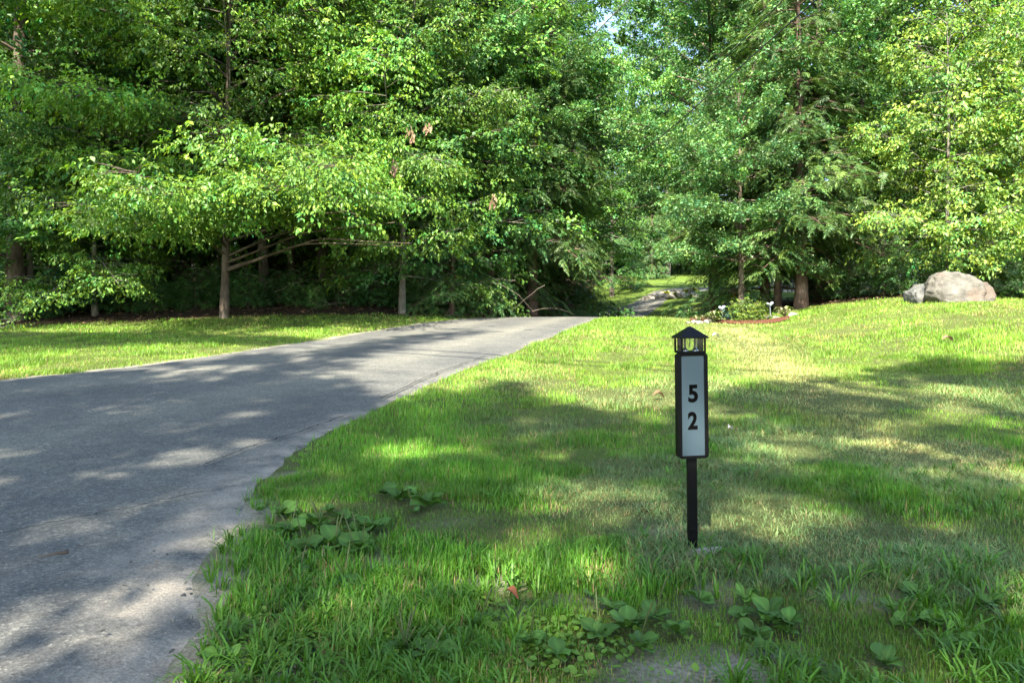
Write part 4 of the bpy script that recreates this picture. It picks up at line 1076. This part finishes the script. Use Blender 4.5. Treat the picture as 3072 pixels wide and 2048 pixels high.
def stone_mesh(seed, m_):
    r = np.random.default_rng(seed); bm = bmesh.new()
    hull_rock(bm, [tuple(p) for p in (r.normal(0, 1, (16, 3)) / 1.0) * [.5, .4, .3]]); rough(bm, 2, .05, 2.0, seed)
    return bm_obj("stone", bm, m_, None, True)
stone_protos = []
def stone(px, Y, size, label, group, m_=M_pale, name="edging_stone", k=0, zoff=.0, loc=None):
    key = (k, m_.name)
    hit = [s for kk, s in stone_protos if kk == key]
    if hit: o = hit[0].copy(); COL.objects.link(o)
    else: o = stone_mesh(100 + k, m_); stone_protos.append((key, o))
    o.name = name
    o.location = loc if loc else (lambda p: (p[0], p[1], p[2] + zoff))(at(px, Y)); o.scale = (size, size, size * .9); o.rotation_euler = (0, 0, px * .7)
    tag(o, label, "stone", group); return o
wht = stone(0, 0, .10, "flat whitish stone at the foot of the address post", None, M_pale, "flat_stone", 0, loc=(sx + .02, SY - .10, sgz + .012))
wht.location.z += .022; wht.scale = (.12, .045, .045); wht.rotation_euler = (0, 0, .25)

# ------------------------------------------------------------------ mulch bed with plants and lights
bed_l = [ground_at(690, 321.0), ground_at(712, 322.5), ground_at(740, 324.0), ground_at(768, 323.5), ground_at(790, 319.5)]
front = resample(bed_l, 40); backl = front + np.array([.2, .65])
g2 = [front * (1 - t) + backl * t for t in np.linspace(0, 1, 7)]
bp_ = np.stack(g2, 1).reshape(-1, 2)
bz_ = gz(bp_[:, 0], bp_[:, 1]) + .012 + .07 * np.tile(np.sin(np.linspace(0, np.pi, 7)), 40) + .02 * fbm(bp_[:, 0] * 9, bp_[:, 1] * 9)
i = (np.arange(39)[:, None] * 7 + np.arange(6)[None, :]).ravel()
M_mulch = plain("red_mulch", (.085, .036, .022), .95, 0, .1, 25, .6, .8)
mb = mesh_np("mulch_bed", np.column_stack([bp_, bz_]), np.stack([i, i + 7, i + 8, i + 1], 1), M_mulch, smooth=True); tag(mb, kind="structure")
bedY = float(front[:, 1].mean()) + .45
def rosette(seed, n, L, wd, colf, kind='leaf', up=.6):
    r = np.random.default_rng(seed); A = Acc()
    for k in range(n):
        a = r.uniform(0, 6.28); s = np.linspace(0, 1, 5); l_ = L * r.uniform(.6, 1.1); u_ = up * r.uniform(.5, 1.3)
        d = np.array([math.cos(a), math.sin(a), 0]); p = np.array([-d[1], d[0], 0])
        c = d * (l_ * s)[:, None] + np.array([0, 0, 1]) * (l_ * (u_ * s * 1.3 - u_ * 1.0 * s * s))[:, None]
        wv = (wd * np.sin(np.pi * (.12 + .88 * s)) * r.uniform(.7, 1.1))[:, None]
        V = np.concatenate([c - p * wv + [0, 0, .25 * wd], c, c + p * wv + [0, 0, .25 * wd]])
        T = []
        for q in range(4):
            T += [[q, q + 1, 5 + q + 1], [q, 5 + q + 1, 5 + q], [5 + q, 5 + q + 1, 10 + q + 1], [5 + q, 10 + q + 1, 10 + q]]
        A.add(V, np.array(T), colf(r))
    return A.out()
def bed_plant(name, px, Y, seed, n, L, wd, colf, up, label, cat="plant", group=None):
    V, T, c = rosette(seed, n, L * 1.15, wd, colf, up=up * 2.3)
    t = empty(name, at(px, Y)); tag(t, label, cat, group)
    mesh_np("foliage", V, T, M_weed, t, col=c)
    s = np.linspace(0, 1, 3); A = Acc()
    A.add(*tube(np.stack([0 * s, 0 * s, s * L * .5], 1), .01, 5)); V, T, _ = A.out(); mesh_np("stem", V, T, M_bark_dark, t)
    return t
cream = lambda r: np.array([.30, .29, .17]) * r.uniform(.6, 1.2) if r.random() < .7 else np.array([.15, .24, .06])
HG = "cream variegated hostas in the mulch bed"
bed_plant("hosta_plant", 714, bedY, 1, 46, .30, .045, cream, .9, "cream leaved hosta left of the blue green clump in the bed", group=HG)
bed_plant("hosta_plant", 784, bedY + .1, 2, 34, .24, .04, cream, .9, "cream leaved hosta at the right end of the mulch bed", group=HG)
bed_plant("hosta_plant", 699, bedY + .2, 7, 26, .20, .035, cream, .8, "small cream leaved hosta by the pale stones at the bed's left end", group=HG)
bed_plant("low_shrub", 728.5, bedY, 3, 60, .22, .028, lambda r: np.array([.10, .20, .15]) * r.uniform(.7, 1.2), 1.3, "small blue green clump between the hosta and yellow bush", "shrub")
sb = Proto(M_bark_dark, M_leaf, 33, .62, .42, .05, 26, 'diamond', (.145, .225, .035), .075, 9, .16, (.3, 1.2), .05, low, 4.0, .012)
sb.put("garden_bush", at(748, bedY - .1), 0, .7, "round yellow green bush in the middle of the mulch bed", "shrub")
bed_plant("flower_clump", 768, bedY - .25, 5, 18, .14, .03, lambda r: np.array([.42, .40, .38]) * r.uniform(.7, 1.1), 1.0, "white flower clump at the front of the bed beneath the right light", "flowers")
bed_plant("low_shrub", 734, 30, 6, 60, .5, .06, lambda r: np.array([.26, .06, .035]) * r.uniform(.6, 1.3), 1.0, "small reddish shrub on the shaded lawn behind the bed", "shrub")
for k, (px, dz) in enumerate([(688, 0), (692.5, .1), (697, .05), (702, .15), (706, .1), (709, .25), (776, .3), (790, .25), (794, .3)]):
    stone(px, bedY - .28 + dz, .09 + .03 * (k % 3), "pale rounded stone edging the mulch bed", "pale stones edging the mulch bed", M_pale, "edging_stone", k % 4, .03)
M_lamp = plain("frosted_lamp", (.55, .62, .70), .35, .2); M_stake = plain("lamp_stake", (.30, .33, .37), .4, .5)
for px, lab in ((722, "silver garden light stake rising behind the cream hosta"), (770, "silver garden light with clustered heads right of the yellow bush")):
    X, Y, z = at(px, bedY + .25); t = empty("garden_light", (X, Y, z)); tag(t, lab, "garden light", "silver lights in the mulch bed")
    A = Acc(); A.add(*tube([[0, 0, -.05], [.01, 0, .2], [0, 0, .36]], [.012, .011, .010], 8)); V, T, _ = A.out(); mesh_np("stake", V, T, M_stake, t, smooth=True)
    for dx, dy, dz in ((-.06, 0, .42), (.06, .01, .44), (0, -.03, .40)):
        zc = np.array([-.03, -.01, .02, .045, .05]); rc = np.array([.012, .03, .045, .04, .005])
        V, T = tube(np.stack([np.full(5, dx), np.full(5, dy), dz + zc], 1), rc, 10); hd = mesh_np("lamp_head", V, T, M_lamp, t, smooth=True)
        V, T = tube([[0, 0, .35], [dx * .6, dy * .6, .37], [dx, dy, dz - .02]], .006, 5); mesh_np("lamp_arm", V, T, M_stake, t, smooth=True)
# far stone bank beside the drive
k = 0
for px, py, s in ((655, 297.5, .8), (660, 298.5, .6), (664, 296.5, .7), (668, 294.5, .55), (673, 296, .7), (679, 294, .5), (684, 296.5, .6), (690, 295, .55), (696, 297, .5), (671, 299, .4), (650, 299, .5)):
    X, Y = ground_at(px, py)
    stone(px, Y, s, "grey stone in the low bank beside the far driveway bend", "stones in the bank by the far driveway bend", M_boulder2 if k % 2 else M_pale, "bank_stone", k % 4, .05); k += 1
for px, py, s in ((676, 297, 1), (687, 294, 2), (666, 297, 3), (695, 294, 4)):
    X, Y = ground_at(px, py)
    bed_plant("low_shrub", px, Y, 50 + s, 50, .32, .06, lambda r: np.array([.23, .27, .03]) * r.uniform(.6, 1.2), 1.0, "yellow green clump among the stones of the far bank", "shrub", "yellow clumps in the far stone bank")

# ------------------------------------------------------------------ grey house glimpsed through the trees
M_side = plain("grey_siding", (.22, .23, .24), .7, 0, .3, 3, .06); M_rooft = plain("roof_shingle", (.16, .16, .17), .9, 0, .2, 8, .2); M_trim = plain("white_trim", (.45, .45, .44), .6)
M_pane = plain("window_glass", (.03, .04, .05), .08, 0, .6)
hx, hy_, hz_ = at(905, 47)
house = empty("house", (hx, hy_, hz_ - .3), R(-8)); tag(house, "pale grey sided house glimpsed behind the right trees", "house")
bm = bmesh.new(); bm_box(bm, -8, 8, 0, 8, -.5, 5.2)
bm_obj("wall", bm, M_side, house)
for k in range(24):
    z = .35 + k * .2
    bm = bmesh.new(); bm_box(bm, -8.02, 8.02, -.025, -.003, z - .19, z - .01); o = bm_obj("siding_board", bm, M_side, house) if k == 0 else None
    if o: first = o
    else:
        bm.free(); o = first.copy(); COL.objects.link(o); o.location.z = z - .35
bm = bmesh.new()
vs = [bm.verts.new(p) for p in ((-8.5, -.6, 5.1), (8.5, -.6, 5.1), (8.5, 4, 8.4), (-8.5, 4, 8.4), (8.5, 8.6, 5.1), (-8.5, 8.6, 5.1), (-8.5, -.6, 4.9), (8.5, -.6, 4.9), (8.5, 8.6, 4.9), (-8.5, 8.6, 4.9))]
for f in ((0, 1, 2, 3), (3, 2, 4, 5), (0, 6, 7, 1), (4, 8, 9, 5), (1, 7, 8, 4, 2), (0, 3, 5, 9, 6), (6, 9, 8, 7)): bm.faces.new([vs[i] for i in f])
bm_obj("roof", bm, M_rooft, house)
for x, z in ((-6, 3.2), (-3.2, 3.2), (3.2, 3.2), (6, 3.2), (-6, .9), (-3.2, .9), (3.2, .9), (6, .9)):
    bm = bmesh.new(); bm_box(bm, x - .55, x + .55, -.08, -.01, z, z + 1.4, .01); wf = bm_obj("window", bm, M_trim, house)
    bm = bmesh.new(); bm_box(bm, x - .45, x + .45, -.092, -.083, z + .1, z + 1.3); bm_obj("pane", bm, M_pane, wf)
bm = bmesh.new(); bm_box(bm, -.55, .55, -.07, -.01, 0, 2.1, .01); bm_obj("door", bm, M_trim, house)

# ------------------------------------------------------------------ overhead wires
M_wire = plain("wire_black", (.02, .02, .022), .6)
def wire(pts, rad, label, group):
    P = np.array(pts, float)
    c = P.mean(0); V, T = tube(P - c, rad, 6); o = mesh_np("overhead_wire", V, T, M_wire, smooth=True); o.location = c
    tag(o, label, "wire", group)
def px3(px, py, Y): return ((px - CX) / F * Y, Y, H - (py - HY) / F * Y)
wire([(7.2, -10, 6.9), (6.0, 0, 6.2), px3(816, 0, 11), px3(750, 58, 13.5), px3(683, 118, 17.5), px3(653, 143, 20.5), px3(617, 165, 25), px3(588, 176, 30)], .013, "black overhead wire crossing down in front of the right trees, the lower of two", "overhead wires in the upper right")
wire([(6.0, -10, 7.2), (5.0, 0, 6.6), px3(780, 3, 11.2), px3(735, 48, 13.4), px3(678, 102, 17.3), px3(646, 127, 20.3), px3(608, 152, 25), px3(582, 166, 30)], .010, "thinner black overhead wire running above the lower one", "overhead wires in the upper right")
# the pair that crosses high over the drive and draws two thin shadows on the asphalt
for k, (pa, pb) in enumerate((((341, 346), (500, 356)), ((341, 350.5), (486, 360)))):
    a = np.array(ground_at(*pa)); b = np.array(ground_at(*pb)); h_ = 7.0; off = SUN_H * h_ / math.tan(SUN_EL)
    d = (a - b) / np.linalg.norm(a - b); mid = (a + b) / 2 + off
    wire([(*(mid + d * s), float(gz(*((a + b) / 2))) + h_ + .002 * s * s) for s in (-16, -8, -3, 0, 3, 8, 14)], .028, "black cable crossing high over the driveway, " + ("farther" if k == 0 else "nearer") + " of the pair", "cables crossing over the driveway")

# ------------------------------------------------------------------ broadleaf weeds in the near grass
def weed_leaf(seed):
    r = np.random.default_rng(seed); ns, nc = 8, 7
    s = np.linspace(0, 1, ns); cc = np.linspace(-1, 1, nc)
    width = np.where(s < .22, .05 + s * .1, .33 * np.sin(np.pi * np.clip((s - .17) / .83, 0, 1)) ** .75 + .02) * r.uniform(.8, 1.1)
    width[-1] = .01
    arch = r.uniform(.15, .55); tw = r.normal(0, .15)
    V = []
    for i in range(ns):
        for j in range(nc):
            w_ = width[i] * cc[j]
            z = arch * s[i] - arch * 1.15 * s[i] ** 2 + .22 * abs(w_) + .02 * math.cos(cc[j] * 9.4) * (width[i] / .4) + .05 * math.sin(s[i] * 9 + cc[j] * 2 + seed) * abs(cc[j])
            V.append((s[i], w_, z + tw * w_))
    q = [(i * nc + j, (i + 1) * nc + j, (i + 1) * nc + j + 1, i * nc + j + 1) for i in range(ns - 1) for j in range(nc - 1)]
    c = np.array([.072, .158, .026]) * r.uniform(.8, 1.25); 
    vein = np.array([1.25 if abs(j - 3) < .5 else (.88 if j % 2 else 1.0) for i in range(ns) for j in range(nc)])[:, None]
    return np.array(V), np.array(q), np.clip(c * vein, 0, 1)
weed_meshes = []
def weed(px, py, size, nl, seed, label, group, stalks=0, upright=.0):
    r = np.random.default_rng(seed); X, Y = ground_at(px, py); t = empty("plantain_weed", (X, Y, float(gz(X, Y)) + .014), r.uniform(0, 6.28))
    tag(t, label, "weed", group)
    for k in range(nl):
        v = int(r.integers(0, 7))
        while len(weed_meshes) < 7:
            s_ = len(weed_meshes); V, q, c = weed_leaf(s_ + 1); o_ = mesh_np("leaf", V, q, M_weed, t, col=c, smooth=True); weed_meshes.append(o_); o_.hide_render = False
            COL.objects.unlink(o_)
        o = weed_meshes[v].copy(); COL.objects.link(o); o.parent = t
        o.rotation_euler = (r.normal(0, .25), -r.uniform(.25, .75) - upright, k * 2.4 + r.normal(0, .3)); s = size * .9 * r.uniform(.6, 1.25); o.scale = (s, s * r.uniform(.85, 1.15), s)
        o.name = "leaf"
    for k in range(stalks):
        a = r.uniform(0, 6.28); hh = r.uniform(.09, .17); s = np.linspace(0, 1, 6)
        P = np.stack([np.cos(a) * .05 * s ** 1.5, np.sin(a) * .05 * s ** 1.5, hh * s], 1)
        V, T = tube(P, [.0013, .0013, .0016, .0034, .0036, .0012], 5)
        mesh_np("flower_stalk", V, T, M_weed, t, col=np.tile([.10, .12, .04], (len(V), 1)), smooth=True)
WL = {"A": "dark broadleaf plantain in the big patch beside the driveway edge", "B": "broad plantain in the upper patch right of the big one", "C": "plantain with tall seed stalks on the sandy driveway edge",
      "D": "plantain with a bundle of seed stalks at the bottom edge", "E": "small plantain below the big dark patch", "F": "pale green plantain in the bottom row left of the address post foot",
      "G": "broad floppy plantain in the clump below the address post", "H": "plantain weed in the bottom right lawn corner", "I": "lone upright pale weed leaf in the middle lawn", "J": "plantain weed in the bottom middle grass"}
for k, (px, py, L, nl, stl, gk) in enumerate(W_):
    weed(px, py, L, nl, 200 + k, WL[gk], WL[gk].split(" in the ")[0].split(" with ")[0] + " patch " + {"A": "by the drive", "B": "above", "C": "on the sand", "D": "at the bottom edge", "E": "below the big one", "F": "bottom row", "G": "below the post", "H": "bottom right", "I": "alone", "J": "bottom middle"}[gk], stl, .55 if gk == "I" else 0)
# ------------------------------------------------------------------ fallen leaves, stick, pebbles
def dry_leaf(px, py, L, rot, colr, label, curl=.35, road=False):
    X, Y = ground_at(px, py); s = np.linspace(0, 1, 7); nc = 5; cc = np.linspace(-1, 1, nc)
    V = np.array([((si - .5), .26 * math.sin(math.pi * (.05 + .93 * si)) * c, curl * (c * c) * .5 * math.sin(math.pi * si) + .22 * math.sin(si * 4.0) ) for si in s for c in cc]) * L
    q = [(i * nc + j, (i + 1) * nc + j, (i + 1) * nc + j + 1, i * nc + j + 1) for i in range(6) for j in range(nc - 1)]
    o = mesh_np("fallen_leaf", V, np.array(q), M_dry, col=np.tile(colr, (len(V), 1)), smooth=True)
    o.location = (X, Y, float(gz(X, Y)) + (.05 if not road else .05)); o.rotation_euler = (.2, .15, rot); tag(o, label, "leaf", "fallen leaves on the lawn")
dry_leaf(659, 400, .16, .2, (.22, .13, .07), "brown curled fallen leaf on the lawn left of the number plate")
dry_leaf(730, 433, .085, .9, (.42, .38, .33), "pale dry fallen leaf right of the number plate")
dry_leaf(512, 607, .060, -.6, (.24, .085, .04), "orange brown fallen leaf low in the middle grass", .5)
dry_leaf(716, 338, .20, .4, (.50, .46, .42), "pale dry fallen leaf farther up the lawn beyond the lantern")
dry_leaf(948, 343, .22, .1, (.16, .10, .06), "dark brown fallen leaf on the slope below the boulders")
X0, Y0 = ground_at(38, 569); X1, Y1 = ground_at(70, 562)
s = np.linspace(0, 1, 8); P = np.stack([X0 + (X1 - X0) * s, Y0 + (Y1 - Y0) * s + .01 * np.sin(s * 5), gz(X0 + (X1 - X0) * s, Y0 + (Y1 - Y0) * s) + .052 + 0 * s], 1); c = P.mean(0)
V, T = tube(P - c, np.linspace(.004, .009, 8), 7); st = mesh_np("stick", V, T, M_bark_dark, smooth=True); st.location = c; tag(st, "short broken stick lying on the asphalt", "stick")
r = np.random.default_rng(99)
for k in range(22):
    px = r.uniform(120, 235); py = r.uniform(560, 680)
    X, Y = ground_at(px, py)
    if k % 4 == 0: X, Y = ground_at(r.uniform(0, 200), r.uniform(420, 650))
    o = stone(px, Y, r.uniform(.006, .013), "small loose pebble on the driveway edge", "pebbles strewn on the driveway edge", M_pale if k % 3 else M_boulder2, "pebble", k % 4, loc=(X, Y, float(gz(X, Y)) + (.045 if inside(np.array([X]), np.array([Y]), ROAD)[0] else .012)))
print("tris", sum(len(m.polygons) * (1 if m.name.startswith(("crown", "grass")) else 2) for m in bpy.data.meshes))
